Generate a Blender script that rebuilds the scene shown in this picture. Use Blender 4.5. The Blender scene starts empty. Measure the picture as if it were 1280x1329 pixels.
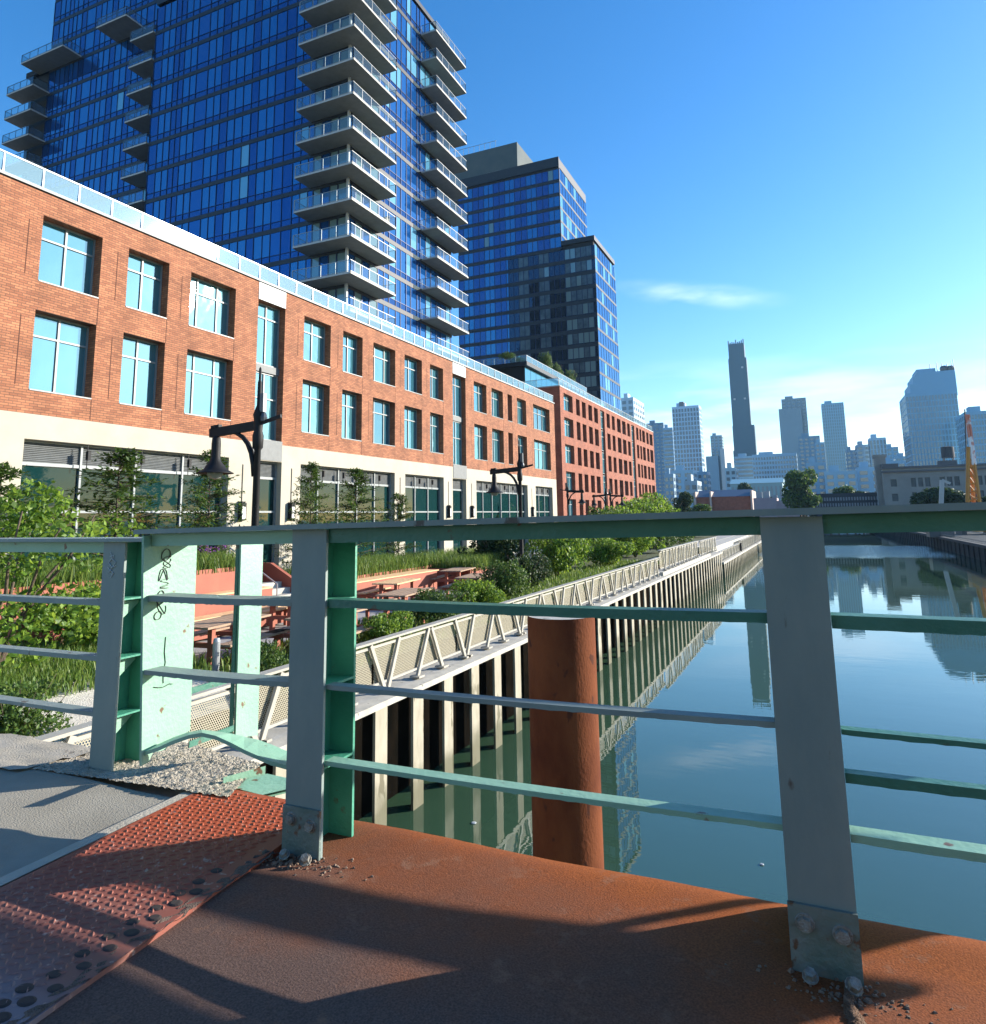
import bpy, bmesh, math, random
from mathutils import Vector, Matrix
random.seed(7)
sc = bpy.context.scene
COL = sc.collection
PI = math.pi
# ---------------------------------------------------------------- camera (world origin = camera position, z relative to the eye)
YAW, PITCH, ROLL, FPX, YC = 4.24091585e-01, 1.53331209e-01, -1.70255918e-02, 904.49236, 531.517545
cy_, sy_ = math.cos(YAW), math.sin(YAW)
FW = Vector((-sy_*math.cos(PITCH), cy_*math.cos(PITCH), math.sin(PITCH)))
_r = Vector((cy_, sy_, 0)); _u = _r.cross(FW)
RT = _r*math.cos(ROLL) + _u*math.sin(ROLL); UP = -_r*math.sin(ROLL) + _u*math.cos(ROLL)
cam = bpy.data.cameras.new('camera'); camo = bpy.data.objects.new('camera', cam); COL.objects.link(camo)
camo.matrix_world = Matrix(((RT.x, UP.x, -FW.x, 0), (RT.y, UP.y, -FW.y, 0), (RT.z, UP.z, -FW.z, 0), (0, 0, 0, 1)))
cam.sensor_fit = 'HORIZONTAL'; cam.sensor_width = 36.0; cam.lens = 36*FPX/1280; cam.shift_y = -(664.5-YC)/1280
cam.clip_start = 0.05; cam.clip_end = 20000
sc.camera = camo

def at(px, py, X=None, Y=None, z=None):
    d = FW + RT*((px-640)/FPX) - UP*((py-YC)/FPX)
    if X is not None: return d*(X/d.x)
    if Y is not None: return d*(Y/d.y)
    return d*(z/d.z)

# ---------------------------------------------------------------- mesh helper
class MB:
    def __init__(s): s.v = []; s.f = []; s.m = []; s.cur = 0; s.sm = []; s.smooth = False
    def add(s, vs, fs):
        n = len(s.v); s.v += [tuple(v) for v in vs]
        for f in fs: s.f.append(tuple(i+n for i in f)); s.m.append(s.cur); s.sm.append(s.smooth)
    def quad(s, a, b, c, d): s.add([a, b, c, d], [(0, 1, 2, 3)])
    def box(s, x0, x1, y0, y1, z0, z1):
        if x0 > x1: x0, x1 = x1, x0
        if y0 > y1: y0, y1 = y1, y0
        if z0 > z1: z0, z1 = z1, z0
        s.add([(x0,y0,z0),(x1,y0,z0),(x1,y1,z0),(x0,y1,z0),(x0,y0,z1),(x1,y0,z1),(x1,y1,z1),(x0,y1,z1)],
              [(0,3,2,1),(4,5,6,7),(0,1,5,4),(1,2,6,5),(2,3,7,6),(3,0,4,7)])
    def bar(s, p, q, w, t, up=(0,0,1)):     # rectangular bar between two points
        p = Vector(p); q = Vector(q); d = (q-p).normalized(); a = d.cross(Vector(up)); 
        if a.length < 1e-5: a = d.cross(Vector((1,0,0)))
        a.normalize(); b = a.cross(d)
        vs = []
        for c in (p, q):
            for i, j in ((-1,-1),(1,-1),(1,1),(-1,1)): vs.append(c + a*(w/2*i) + b*(t/2*j))
        s.add(vs, [(0,1,2,3),(7,6,5,4),(0,4,5,1),(1,5,6,2),(2,6,7,3),(3,7,4,0)])
    def tube(s, pts, rs, n=8, cap=True):
        pts = [Vector(p) for p in pts]
        if not hasattr(rs, '__len__'): rs = [rs]*len(pts)
        vs = []; fs = []
        for i, p in enumerate(pts):
            d = (pts[min(i+1, len(pts)-1)] - pts[max(i-1, 0)]).normalized()
            a = d.cross(Vector((0,0,1))); 
            if a.length < 1e-3: a = Vector((1,0,0))
            a.normalize(); b = d.cross(a)
            for k in range(n):
                t = 2*PI*k/n; vs.append(p + a*(rs[i]*math.cos(t)) + b*(rs[i]*math.sin(t)))
        for i in range(len(pts)-1):
            for k in range(n):
                fs.append((i*n+k, i*n+(k+1)%n, (i+1)*n+(k+1)%n, (i+1)*n+k))
        if cap: fs.append(tuple(range(n))[::-1]); fs.append(tuple(range((len(pts)-1)*n, len(pts)*n)))
        s.add(vs, fs)
    def lathe(s, c, prof, n=16):            # prof = [(r, z)...] around the vertical axis at c
        c = Vector(c); vs = []; fs = []
        for r, z in prof:
            for k in range(n):
                t = 2*PI*k/n; vs.append((c.x+r*math.cos(t), c.y+r*math.sin(t), c.z+z))
        for i in range(len(prof)-1):
            for k in range(n): fs.append((i*n+k, i*n+(k+1)%n, (i+1)*n+(k+1)%n, (i+1)*n+k))
        s.add(vs, fs)
    def build(s, name, mats, parent=None, smooth=None):
        if not isinstance(mats, (list, tuple)): mats = [mats]
        me = bpy.data.meshes.new(name)
        off = parent_loc(parent)
        me.from_pydata([(v[0]-off.x, v[1]-off.y, v[2]-off.z) for v in s.v], [], s.f)
        for m in mats: me.materials.append(m)
        me.polygons.foreach_set('material_index', s.m)
        me.polygons.foreach_set('use_smooth', [bool(x) if smooth is None else smooth for x in s.sm])
        me.update()
        o = bpy.data.objects.new(name, me); COL.objects.link(o)
        if parent: o.parent = parent
        return o
def parent_loc(p):
    v = Vector((0,0,0))
    while p is not None: v += p.location; p = p.parent
    return v
def tag(o, label=None, cat=None, group=None, kind=None):
    if label: o['label'] = label
    if cat: o['category'] = cat
    if group: o['group'] = group
    if kind: o['kind'] = kind
    return o
def thing(name, loc, label, cat, group=None):
    o = bpy.data.objects.new(name, None); COL.objects.link(o); o.location = loc; o.empty_display_size = .3
    return tag(o, label, cat, group)
def copy_tree(o, parent=None):
    c = o.copy(); COL.objects.link(c)
    if parent: c.parent = parent
    for ch in [x for x in bpy.data.objects if x.parent == o]: copy_tree(ch, c)
    return c

# ---------------------------------------------------------------- materials
def newmat(name):
    m = bpy.data.materials.new(name); m.use_nodes = True
    nt = m.node_tree; nt.nodes.clear()
    out = nt.nodes.new('ShaderNodeOutputMaterial'); b = nt.nodes.new('ShaderNodeBsdfPrincipled')
    nt.links.new(b.outputs[0], out.inputs[0])
    return m, nt, b, out
def N(nt, t, **kw):
    n = nt.nodes.new(t)
    for k, v in kw.items(): setattr(n, k, v)
    return n
def rgba(c): return (c[0], c[1], c[2], 1)
def mat(name, c1, c2=None, rough=.6, metal=0., scale=4., bump=0., bscale=None, spec=None, c3=None, s3=25., t3=.62, stretch=None, det=6., soft=.15, coat=0.):
    """two-tone noise mottling, optional third tone in sharp spots (chips, stains), optional bump"""
    m, nt, b, out = newmat(name)
    tc = N(nt, 'ShaderNodeTexCoord'); vec = tc.outputs['Object']
    if stretch:
        mp = N(nt, 'ShaderNodeMapping'); mp.inputs['Scale'].default_value = stretch; nt.links.new(vec, mp.inputs[0]); vec = mp.outputs[0]
    c2 = c2 or c1
    nz = N(nt, 'ShaderNodeTexNoise'); nz.inputs['Scale'].default_value = scale; nz.inputs['Detail'].default_value = det; nz.inputs['Roughness'].default_value = .62
    nt.links.new(vec, nz.inputs['Vector'])
    cr = N(nt, 'ShaderNodeValToRGB'); cr.color_ramp.elements[0].position = .5-soft; cr.color_ramp.elements[1].position = .5+soft
    cr.color_ramp.elements[0].color = rgba(c1); cr.color_ramp.elements[1].color = rgba(c2)
    nt.links.new(nz.outputs[0], cr.inputs[0]); col = cr.outputs[0]
    if c3:
        n3 = N(nt, 'ShaderNodeTexNoise'); n3.inputs['Scale'].default_value = s3; n3.inputs['Detail'].default_value = 5
        nt.links.new(vec, n3.inputs['Vector'])
        r3 = N(nt, 'ShaderNodeValToRGB'); r3.color_ramp.elements[0].position = t3; r3.color_ramp.elements[1].position = t3+.04
        nt.links.new(n3.outputs[0], r3.inputs[0])
        mx = N(nt, 'ShaderNodeMix', data_type='RGBA'); nt.links.new(r3.outputs[0], mx.inputs[0]); nt.links.new(col, mx.inputs[6]); mx.inputs[7].default_value = rgba(c3); col = mx.outputs[2]
    nt.links.new(col, b.inputs['Base Color'])
    b.inputs['Roughness'].default_value = rough; b.inputs['Metallic'].default_value = metal
    if spec is not None: b.inputs['Specular IOR Level'].default_value = spec
    if coat: b.inputs['Coat Weight'].default_value = coat
    if bump:
        nb = N(nt, 'ShaderNodeTexNoise'); nb.inputs['Scale'].default_value = bscale or scale*6; nb.inputs['Detail'].default_value = 6
        nt.links.new(vec, nb.inputs['Vector'])
        bp = N(nt, 'ShaderNodeBump'); bp.inputs['Strength'].default_value = min(1, bump); bp.inputs['Distance'].default_value = .01*max(1, bump)
        nt.links.new(nb.outputs[0], bp.inputs['Height']); nt.links.new(bp.outputs[0], b.inputs['Normal'])
    return m
def brickmat(name, c1, c2, mortar, bw=.24, rh=.078, ms=.01):
    m, nt, b, out = newmat(name)
    tc = N(nt, 'ShaderNodeTexCoord'); sp = N(nt, 'ShaderNodeSeparateXYZ'); nt.links.new(tc.outputs['Object'], sp.inputs[0])
    ad = N(nt, 'ShaderNodeMath', operation='ADD'); nt.links.new(sp.outputs[0], ad.inputs[0]); nt.links.new(sp.outputs[1], ad.inputs[1])
    cb = N(nt, 'ShaderNodeCombineXYZ'); nt.links.new(ad.outputs[0], cb.inputs[0]); nt.links.new(sp.outputs[2], cb.inputs[1])
    br = N(nt, 'ShaderNodeTexBrick'); br.inputs['Scale'].default_value = 1; br.inputs['Brick Width'].default_value = bw; br.inputs['Row Height'].default_value = rh
    br.inputs['Mortar Size'].default_value = ms; br.inputs['Mortar Smooth'].default_value = .2; br.inputs['Bias'].default_value = 0
    br.inputs['Color1'].default_value = rgba(c1); br.inputs['Color2'].default_value = rgba(c2); br.inputs['Mortar'].default_value = rgba(mortar)
    nt.links.new(cb.outputs[0], br.inputs['Vector'])
    nz = N(nt, 'ShaderNodeTexNoise'); nz.inputs['Scale'].default_value = 1.1; nz.inputs['Detail'].default_value = 8; nt.links.new(cb.outputs[0], nz.inputs['Vector'])
    mr = N(nt, 'ShaderNodeMapRange'); mr.inputs[1].default_value = .3; mr.inputs[2].default_value = .7; mr.inputs[3].default_value = .78; mr.inputs[4].default_value = 1.22
    nt.links.new(nz.outputs[0], mr.inputs[0])
    mu = N(nt, 'ShaderNodeVectorMath', operation='SCALE'); nt.links.new(br.outputs[0], mu.inputs[0]); nt.links.new(mr.outputs[0], mu.inputs['Scale'])
    nt.links.new(mu.outputs[0], b.inputs['Base Color']); b.inputs['Roughness'].default_value = .85
    bp = N(nt, 'ShaderNodeBump'); bp.inputs['Strength'].default_value = .7; bp.inputs['Distance'].default_value = .012; bp.invert = True
    nt.links.new(br.outputs['Fac'], bp.inputs['Height']); nt.links.new(bp.outputs[0], b.inputs['Normal'])
    return m
def glassmat(name, c, rough=.02, metal=.9, warp=.02, wscale=.8, ior=None, st=(1,1,1)):
    """coated architectural glass: reflective, tinted, slightly wavy"""
    m, nt, b, out = newmat(name)
    b.inputs['Base Color'].default_value = rgba(c); b.inputs['Roughness'].default_value = rough; b.inputs['Metallic'].default_value = metal
    if ior: b.inputs['IOR'].default_value = ior; b.inputs['Specular Tint'].default_value = rgba(st)
    tc = N(nt, 'ShaderNodeTexCoord'); nz = N(nt, 'ShaderNodeTexNoise'); nz.inputs['Scale'].default_value = wscale; nz.inputs['Detail'].default_value = 2
    nt.links.new(tc.outputs['Object'], nz.inputs['Vector'])
    bp = N(nt, 'ShaderNodeBump'); bp.inputs['Strength'].default_value = 1; bp.inputs['Distance'].default_value = warp
    nt.links.new(nz.outputs[0], bp.inputs['Height']); nt.links.new(bp.outputs[0], b.inputs['Normal'])
    return m
def clearglass(name, tint, alpha=.35, rough=.03):
    m, nt, b, out = newmat(name)
    b.inputs['Base Color'].default_value = rgba(tint); b.inputs['Roughness'].default_value = rough; b.inputs['Metallic'].default_value = .6
    tr = N(nt, 'ShaderNodeBsdfTransparent'); tr.inputs[0].default_value = (.82, .93, .95, 1)
    mx = N(nt, 'ShaderNodeMixShader'); mx.inputs[0].default_value = alpha
    nt.links.new(tr.outputs[0], mx.inputs[1]); nt.links.new(b.outputs[0], mx.inputs[2]); nt.links.new(mx.outputs[0], out.inputs[0])
    return m
def leafmat(name, c1, c2, c3, trans=.35):
    m, nt, b, out = newmat(name)
    g = N(nt, 'ShaderNodeNewGeometry'); cr = N(nt, 'ShaderNodeValToRGB')
    cr.color_ramp.elements[0].color = rgba(c1); cr.color_ramp.elements[1].color = rgba(c3); e = cr.color_ramp.elements.new(.5); e.color = rgba(c2)
    nt.links.new(g.outputs['Random Per Island'], cr.inputs[0]); nt.links.new(cr.outputs[0], b.inputs['Base Color'])
    b.inputs['Roughness'].default_value = .5; b.inputs['Specular IOR Level'].default_value = .35
    t = N(nt, 'ShaderNodeBsdfTranslucent'); hs = N(nt, 'ShaderNodeHueSaturation'); hs.inputs['Value'].default_value = 1.5; hs.inputs['Hue'].default_value = .485
    nt.links.new(cr.outputs[0], hs.inputs['Color']); nt.links.new(hs.outputs[0], t.inputs[0])
    mx = N(nt, 'ShaderNodeMixShader'); mx.inputs[0].default_value = trans
    nt.links.new(b.outputs[0], mx.inputs[1]); nt.links.new(t.outputs[0], mx.inputs[2]); nt.links.new(mx.outputs[0], out.inputs[0])
    return m

M = {}
M['brick'] = brickmat('brick', (.41,.165,.078), (.26,.092,.043), (.16,.075,.045))
M['brick2'] = brickmat('brick_red', (.36,.12,.065), (.27,.082,.045), (.17,.07,.045))
M['limestone'] = mat('limestone', (.40,.36,.28), (.45,.41,.325), rough=.8, scale=.7, bump=.1)
M['white_trim'] = mat('white_trim', (.42,.435,.43), (.38,.40,.40), rough=.5)
M['winframe'] = mat('window_frame', (.24,.27,.27), (.21,.235,.24), rough=.45)
M['winframe_dark'] = mat('window_frame_dark', (.03,.033,.036), rough=.4)
M['winglass'] = glassmat('window_glass', (.05,.16,.20), rough=.015, metal=0, warp=.012, wscale=.7, ior=3.1, st=(.50,.86,1))
M['winglass_b'] = glassmat('window_glass_darker', (.03,.11,.15), rough=.02, metal=0, warp=.02, wscale=.5, ior=2.6, st=(.50,.86,1))
M['winglass_c'] = glassmat('window_glass_drawn_blinds', (.06,.17,.20), rough=.02, metal=0, warp=.022, wscale=.9, ior=3.3, st=(.52,.86,1))
M['shopglass'] = glassmat('shop_glass', (.006,.030,.030), rough=.03, metal=0, warp=.004, ior=1.34)
M['greypanel'] = mat('grey_metal_panel', (.12,.13,.13), (.15,.16,.16), rough=.6)
M['louver'] = mat('louver', (.17,.18,.18), (.13,.14,.14), rough=.5)
M['dark'] = mat('dark_interior', (.012,.014,.016), rough=.9)
M['black'] = mat('black_paint', (.009,.009,.010), (.014,.014,.015), rough=.6, spec=.25)
M['railglass'] = clearglass('railing_glass', (.42,.62,.66), .5)
M['balcglass'] = clearglass('balcony_glass', (.25,.36,.42), .28)
M['balcrail'] = mat('balcony_rail_grey', (.27,.28,.285), rough=.4, metal=.2)
M['coping'] = mat('roof_coping', (.33,.35,.35), (.29,.31,.31), rough=.6)
M['railmetal'] = mat('railing_metal', (.36,.38,.39), rough=.35, metal=.3)
M['raildark'] = mat('balcony_rail_dark', (.08,.09,.10), rough=.4, metal=.4)
M['slab'] = mat('balcony_concrete', (.24,.22,.18), (.29,.265,.215), rough=.85, scale=1.5)
M['slabedge'] = mat('slab_edge', (.40,.39,.36), (.46,.445,.415), rough=.7)
M['spandrel'] = mat('dark_spandrel', (.014,.018,.026), (.022,.028,.036), rough=.5, spec=.3)
M['tg_deep'] = glassmat('tower_glass_deep', (.005,.030,.105), rough=.02, metal=0, warp=.006, ior=2.3, st=(.10,.40,1))
M['tg_mid'] = glassmat('tower_glass_mid', (.008,.046,.15), rough=.02, metal=0, warp=.006, ior=2.5, st=(.13,.47,1))
M['tg_light'] = glassmat('tower_glass_light', (.006,.055,.20), rough=.02, metal=0, warp=.006, ior=2.6, st=(.24,.66,1))
M['tg_blind_sunside'] = glassmat('tower_glass_blinds_sunside', (.11,.30,.44), rough=.05, metal=0, warp=.004, ior=2.1, st=(.8,.95,1))  # blinds on a few panes; its pale colour also brightens sun-facing tower sides
M['t2_glass'] = glassmat('far_tower_glass', (.008,.03,.14), rough=.03, metal=0, warp=.02, wscale=.3, ior=2.2, st=(.2,.5,1))
M['t2_light'] = glassmat('far_tower_pale_glass', (.13,.20,.20), rough=.08, metal=0, warp=.01, ior=1.9)
M['paint'] = mat('mint_bridge_paint', (.21,.41,.30), (.27,.47,.35), rough=.5, scale=3, bump=.2, bscale=60, c3=(.15,.08,.045), s3=13, t3=.665)
M['paint_old'] = mat('old_green_paint', (.03,.15,.105), (.055,.19,.14), rough=.45, scale=5, bump=.3, bscale=60, c3=(.09,.05,.03), s3=11, t3=.65)
M['paint_grey'] = mat('grey_blue_paint', (.18,.24,.235), (.235,.285,.265), rough=.6, scale=5, bump=.2, bscale=45, stretch=(1,1,.4), c3=(.10,.085,.07), s3=13, t3=.67)
M['paint_emerald'] = mat('emerald_web_paint', (.045,.25,.165), (.07,.31,.21), rough=.5, scale=4, bump=.25, bscale=60, c3=(.12,.07,.03), s3=9, t3=.70)
M['bolt'] = mat('bolt_metal', (.30,.34,.33), (.2,.16,.12), rough=.6, scale=30, metal=.3, bump=.5)
M['rubble'] = mat('crumbled_concrete', (.42,.36,.27), (.54,.48,.38), rough=.95, scale=22, bump=2, bscale=90, c3=(.25,.2,.15), s3=60, t3=.66)
M['fence_paint'] = mat('fence_beige_paint', (.36,.34,.285), (.42,.395,.335), rough=.5)
M['cap_concrete'] = mat('cap_concrete', (.38,.36,.31), (.52,.49,.42), rough=.85, scale=3, bump=.4, c3=(.2,.19,.16), s3=6, t3=.66)
M['pile_paint'] = mat('pile_concrete', (.32,.285,.21), (.41,.37,.285), rough=.85, scale=5, bump=.4, stretch=(1,1,.35), c3=(.16,.14,.09), s3=3.2, t3=.6)
M['pavement'] = mat('pavers', (.33,.32,.30), (.40,.385,.36), rough=.85, scale=1.2, bump=.2, bscale=12)
M['soil'] = mat('ground_cover', (.05,.075,.02), (.10,.10,.04), rough=.95, scale=3, bump=2, bscale=20)
M['ground'] = mat('city_ground', (.10,.105,.10), (.14,.14,.13), rough=.95, scale=.05)
M['sand'] = mat('pale_gravel', (.52,.47,.38), (.62,.57,.47), rough=.95, scale=9, bump=1.5, bscale=50, c3=(.25,.2,.14), s3=26, t3=.63)
M['corten'] = mat('terracotta_planter', (.30,.085,.05), (.35,.105,.06), rough=.7, scale=2)
M['wood'] = mat('bench_wood', (.62,.38,.18), (.70,.46,.24), rough=.6, scale=6, stretch=(1,1,8))
M['wood_dark'] = mat('weathered_wood', (.30,.19,.12), (.38,.26,.17), rough=.7, scale=6, stretch=(1,1,8))
M['bark'] = mat('bark', (.07,.05,.035), (.12,.09,.06), rough=.9, scale=10, bump=1, stretch=(1,1,.3))
M['leaf_bright'] = leafmat('leaf_bright', (.045,.10,.012), (.12,.22,.024), (.23,.34,.04), .42)
M['leaf_mid'] = leafmat('leaf_mid', (.025,.06,.012), (.06,.12,.02), (.12,.19,.035), .33)
M['leaf_dark'] = leafmat('leaf_dark', (.014,.035,.010), (.03,.06,.016), (.06,.10,.025), .3)
M['grass'] = leafmat('grass_blades', (.06,.12,.02), (.11,.19,.03), (.20,.26,.06), .38)
M['purple'] = leafmat('purple_flowers', (.25,.06,.3), (.35,.1,.4), (.5,.2,.5), .3)
M['rust_column'] = mat('rusted_steel_pile', (.095,.024,.010), (.17,.050,.018), rough=.9, spec=.15, scale=2.5, bump=.6, bscale=40, c3=(.08,.026,.014), s3=7, t3=.62, stretch=(1,1,.55))
M['asphalt'] = mat('grey_walk', (.28,.255,.205), (.36,.33,.27), rough=.95, scale=2, bump=.4, spec=.1, bscale=160, c3=(.33,.32,.3), s3=180, t3=.68)
M['walk_conc'] = mat('pale_walk_concrete', (.40,.36,.29), (.50,.45,.37), rough=.95, scale=4, bump=.4, bscale=120, spec=.1, c3=(.25,.22,.18), s3=12, t3=.64)

def tidemark(m, z0, z1, c):
    nt = m.node_tree; b = next(n for n in nt.nodes if n.type == 'BSDF_PRINCIPLED'); src = b.inputs['Base Color'].links[0].from_socket
    g = N(nt, 'ShaderNodeNewGeometry'); sp = N(nt, 'ShaderNodeSeparateXYZ'); nt.links.new(g.outputs['Position'], sp.inputs[0])
    nz = N(nt, 'ShaderNodeTexNoise'); nz.inputs['Scale'].default_value = 2.2; nz.inputs['Detail'].default_value = 6; nt.links.new(g.outputs['Position'], nz.inputs['Vector'])
    a = N(nt, 'ShaderNodeMath', operation='MULTIPLY_ADD'); a.inputs[1].default_value = .8; nt.links.new(nz.outputs[0], a.inputs[0]); nt.links.new(sp.outputs[2], a.inputs[2])
    r = N(nt, 'ShaderNodeMapRange', interpolation_type='SMOOTHSTEP'); r.inputs[1].default_value = z0+.4; r.inputs[2].default_value = z1+.4; r.inputs[3].default_value = .85; r.inputs[4].default_value = 0; nt.links.new(a.outputs[0], r.inputs[0])
    mx = N(nt, 'ShaderNodeMix', data_type='RGBA'); nt.links.new(r.outputs[0], mx.inputs[0]); nt.links.new(src, mx.inputs[6]); mx.inputs[7].default_value = rgba(c); nt.links.new(mx.outputs[2], b.inputs['Base Color'])
tidemark(M['pile_paint'], -4.75, -4.15, (.10,.095,.05))
# rust deck: brown-violet worn steel, orange near the outer edge, pale scratches
def rustdeck():
    m, nt, b, out = newmat('rusted_deck_steel')
    tc = N(nt, 'ShaderNodeTexCoord'); sp = N(nt, 'ShaderNodeSeparateXYZ'); nt.links.new(tc.outputs['Object'], sp.inputs[0])
    n1 = N(nt, 'ShaderNodeTexNoise'); n1.inputs['Scale'].default_value = 2.6; n1.inputs['Detail'].default_value = 8; n1.inputs['Roughness'].default_value = .65
    nt.links.new(tc.outputs['Object'], n1.inputs['Vector'])
    # orange grows with y (towards the weathered lip) and with x
    mx = N(nt, 'ShaderNodeMath', operation='MULTIPLY'); mx.inputs[1].default_value = .22; nt.links.new(sp.outputs[0], mx.inputs[0])
    a = N(nt, 'ShaderNodeMath', operation='ADD'); nt.links.new(sp.outputs[1], a.inputs[0]); nt.links.new(mx.outputs[0], a.inputs[1])
    b2 = N(nt, 'ShaderNodeMath', operation='MULTIPLY_ADD'); b2.inputs[1].default_value = 1.1; nt.links.new(n1.outputs[0], b2.inputs[0]); nt.links.new(a.outputs[0], b2.inputs[2])
    cr = N(nt, 'ShaderNodeValToRGB')
    cr.color_ramp.elements[0].position = .0; cr.color_ramp.elements[0].color = (.125,.078,.062,1)
    cr.color_ramp.elements[1].position = 1.; cr.color_ramp.elements[1].color = (.29,.082,.022,1)
    e = cr.color_ramp.elements.new(.45); e.color = (.19,.076,.042,1)
    e = cr.color_ramp.elements.new(.75); e.color = (.24,.072,.026,1)
    mr = N(nt, 'ShaderNodeMapRange'); mr.inputs[1].default_value = 1.85; mr.inputs[2].default_value = 2.75; nt.links.new(b2.outputs[0], mr.inputs[0]); nt.links.new(mr.outputs[0], cr.inputs[0])
    # fine grain
    n2 = N(nt, 'ShaderNodeTexNoise'); n2.inputs['Scale'].default_value = 190; n2.inputs['Detail'].default_value = 6; nt.links.new(tc.outputs['Object'], n2.inputs['Vector'])
    m2 = N(nt, 'ShaderNodeMapRange'); m2.inputs[1].default_value = .3; m2.inputs[2].default_value = .7; m2.inputs[3].default_value = .7; m2.inputs[4].default_value = 1.35; nt.links.new(n2.outputs[0], m2.inputs[0])
    sc1 = N(nt, 'ShaderNodeVectorMath', operation='SCALE'); nt.links.new(cr.outputs[0], sc1.inputs[0]); nt.links.new(m2.outputs[0], sc1.inputs['Scale'])
    # pale patches
    n3 = N(nt, 'ShaderNodeTexNoise'); n3.inputs['Scale'].default_value = 7; n3.inputs['Detail'].default_value = 9; n3.inputs['Roughness'].default_value = .75; nt.links.new(tc.outputs['Object'], n3.inputs['Vector'])
    r3 = N(nt, 'ShaderNodeValToRGB'); r3.color_ramp.elements[0].position = .56; r3.color_ramp.elements[1].position = .72; nt.links.new(n3.outputs[0], r3.inputs[0])
    k = N(nt, 'ShaderNodeMix', data_type='RGBA'); nt.links.new(r3.outputs[0], k.inputs[0]); nt.links.new(sc1.outputs[0], k.inputs[6]); k.inputs[7].default_value = (.27,.14,.085,1)
    nt.links.new(k.outputs[2], b.inputs['Base Color']); b.inputs['Roughness'].default_value = .85; b.inputs['Specular IOR Level'].default_value = .12
    bp = N(nt, 'ShaderNodeBump'); bp.inputs['Strength'].default_value = .5; bp.inputs['Distance'].default_value = .003; nt.links.new(n2.outputs[0], bp.inputs['Height'])
    nt.links.new(bp.outputs[0], b.inputs['Normal'])
    return m
M['rustdeck'] = rustdeck()
def treadmat():
    m, nt, b, out = newmat('red_tread_plate_paint')
    tc = N(nt, 'ShaderNodeTexCoord'); sp = N(nt, 'ShaderNodeSeparateXYZ'); nt.links.new(tc.outputs['Object'], sp.inputs[0])
    n1 = N(nt, 'ShaderNodeTexNoise'); n1.inputs['Scale'].default_value = 5; n1.inputs['Detail'].default_value = 6; nt.links.new(tc.outputs['Object'], n1.inputs['Vector'])
    a = N(nt, 'ShaderNodeMath', operation='MULTIPLY_ADD'); a.inputs[1].default_value = .5; nt.links.new(n1.outputs[0], a.inputs[0]); nt.links.new(sp.outputs[1], a.inputs[2])
    mr = N(nt, 'ShaderNodeMapRange'); mr.inputs[1].default_value = -.25; mr.inputs[2].default_value = .85; nt.links.new(a.outputs[0], mr.inputs[0])
    cr = N(nt, 'ShaderNodeValToRGB'); cr.color_ramp.elements[0].color = (.20,.21,.24,1); cr.color_ramp.elements[1].color = (.40,.085,.035,1)
    e = cr.color_ramp.elements.new(.3); e.color = (.22,.10,.08,1); e = cr.color_ramp.elements.new(.6); e.color = (.27,.08,.055,1)
    nt.links.new(mr.outputs[0], cr.inputs[0])
    n3 = N(nt, 'ShaderNodeTexNoise'); n3.inputs['Scale'].default_value = 45; n3.inputs['Detail'].default_value = 5; nt.links.new(tc.outputs['Object'], n3.inputs['Vector'])
    r3 = N(nt, 'ShaderNodeValToRGB'); r3.color_ramp.elements[0].position = .62; r3.color_ramp.elements[1].position = .70; nt.links.new(n3.outputs[0], r3.inputs[0])
    k = N(nt, 'ShaderNodeMix', data_type='RGBA'); nt.links.new(r3.outputs[0], k.inputs[0]); nt.links.new(cr.outputs[0], k.inputs[6]); k.inputs[7].default_value = (.42,.27,.22,1)
    nt.links.new(k.outputs[2], b.inputs['Base Color']); b.inputs['Roughness'].default_value = .6; b.inputs['Specular IOR Level'].default_value = .3
    return m
M['tread'] = treadmat()
def perfmat():
    """perforated sheet: round holes on a staggered grid, cut through with transparency"""
    m, nt, b, out = newmat('perforated_sheet')
    tc = N(nt, 'ShaderNodeTexCoord'); sp = N(nt, 'ShaderNodeSeparateXYZ'); nt.links.new(tc.outputs['Object'], sp.inputs[0])
    def M_(op, a, bb=None, c=None):
        n = N(nt, 'ShaderNodeMath', operation=op)
        for i, v in enumerate((a, bb, c)):
            if v is None: continue
            if isinstance(v, (int, float)): n.inputs[i].default_value = v
            else: nt.links.new(v, n.inputs[i])
        return n.outputs[0]
    s = .034
    u = M_('DIVIDE', sp.outputs[1], s); v = M_('DIVIDE', sp.outputs[2], s*.82)
    row = M_('FLOOR', v); odd = M_('MODULO', row, 2.0); odd = M_('ABSOLUTE', odd)
    u2 = M_('ADD', u, M_('MULTIPLY', odd, .5))
    fu = M_('SUBTRACT', M_('FRACT', u2), .5); fv = M_('MULTIPLY', M_('SUBTRACT', M_('FRACT', v), .5), .82)
    d2 = M_('ADD', M_('MULTIPLY', fu, fu), M_('MULTIPLY', fv, fv))
    hole = M_('LESS_THAN', d2, .33*.33)
    b.inputs['Base Color'].default_value = (.37,.335,.245,1); b.inputs['Roughness'].default_value = .5
    tr = N(nt, 'ShaderNodeBsdfTransparent'); mx = N(nt, 'ShaderNodeMixShader')
    nt.links.new(hole, mx.inputs[0]); nt.links.new(b.outputs[0], mx.inputs[1]); nt.links.new(tr.outputs[0], mx.inputs[2]); nt.links.new(mx.outputs[0], out.inputs[0])
    return m
M['perf'] = perfmat()
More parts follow.
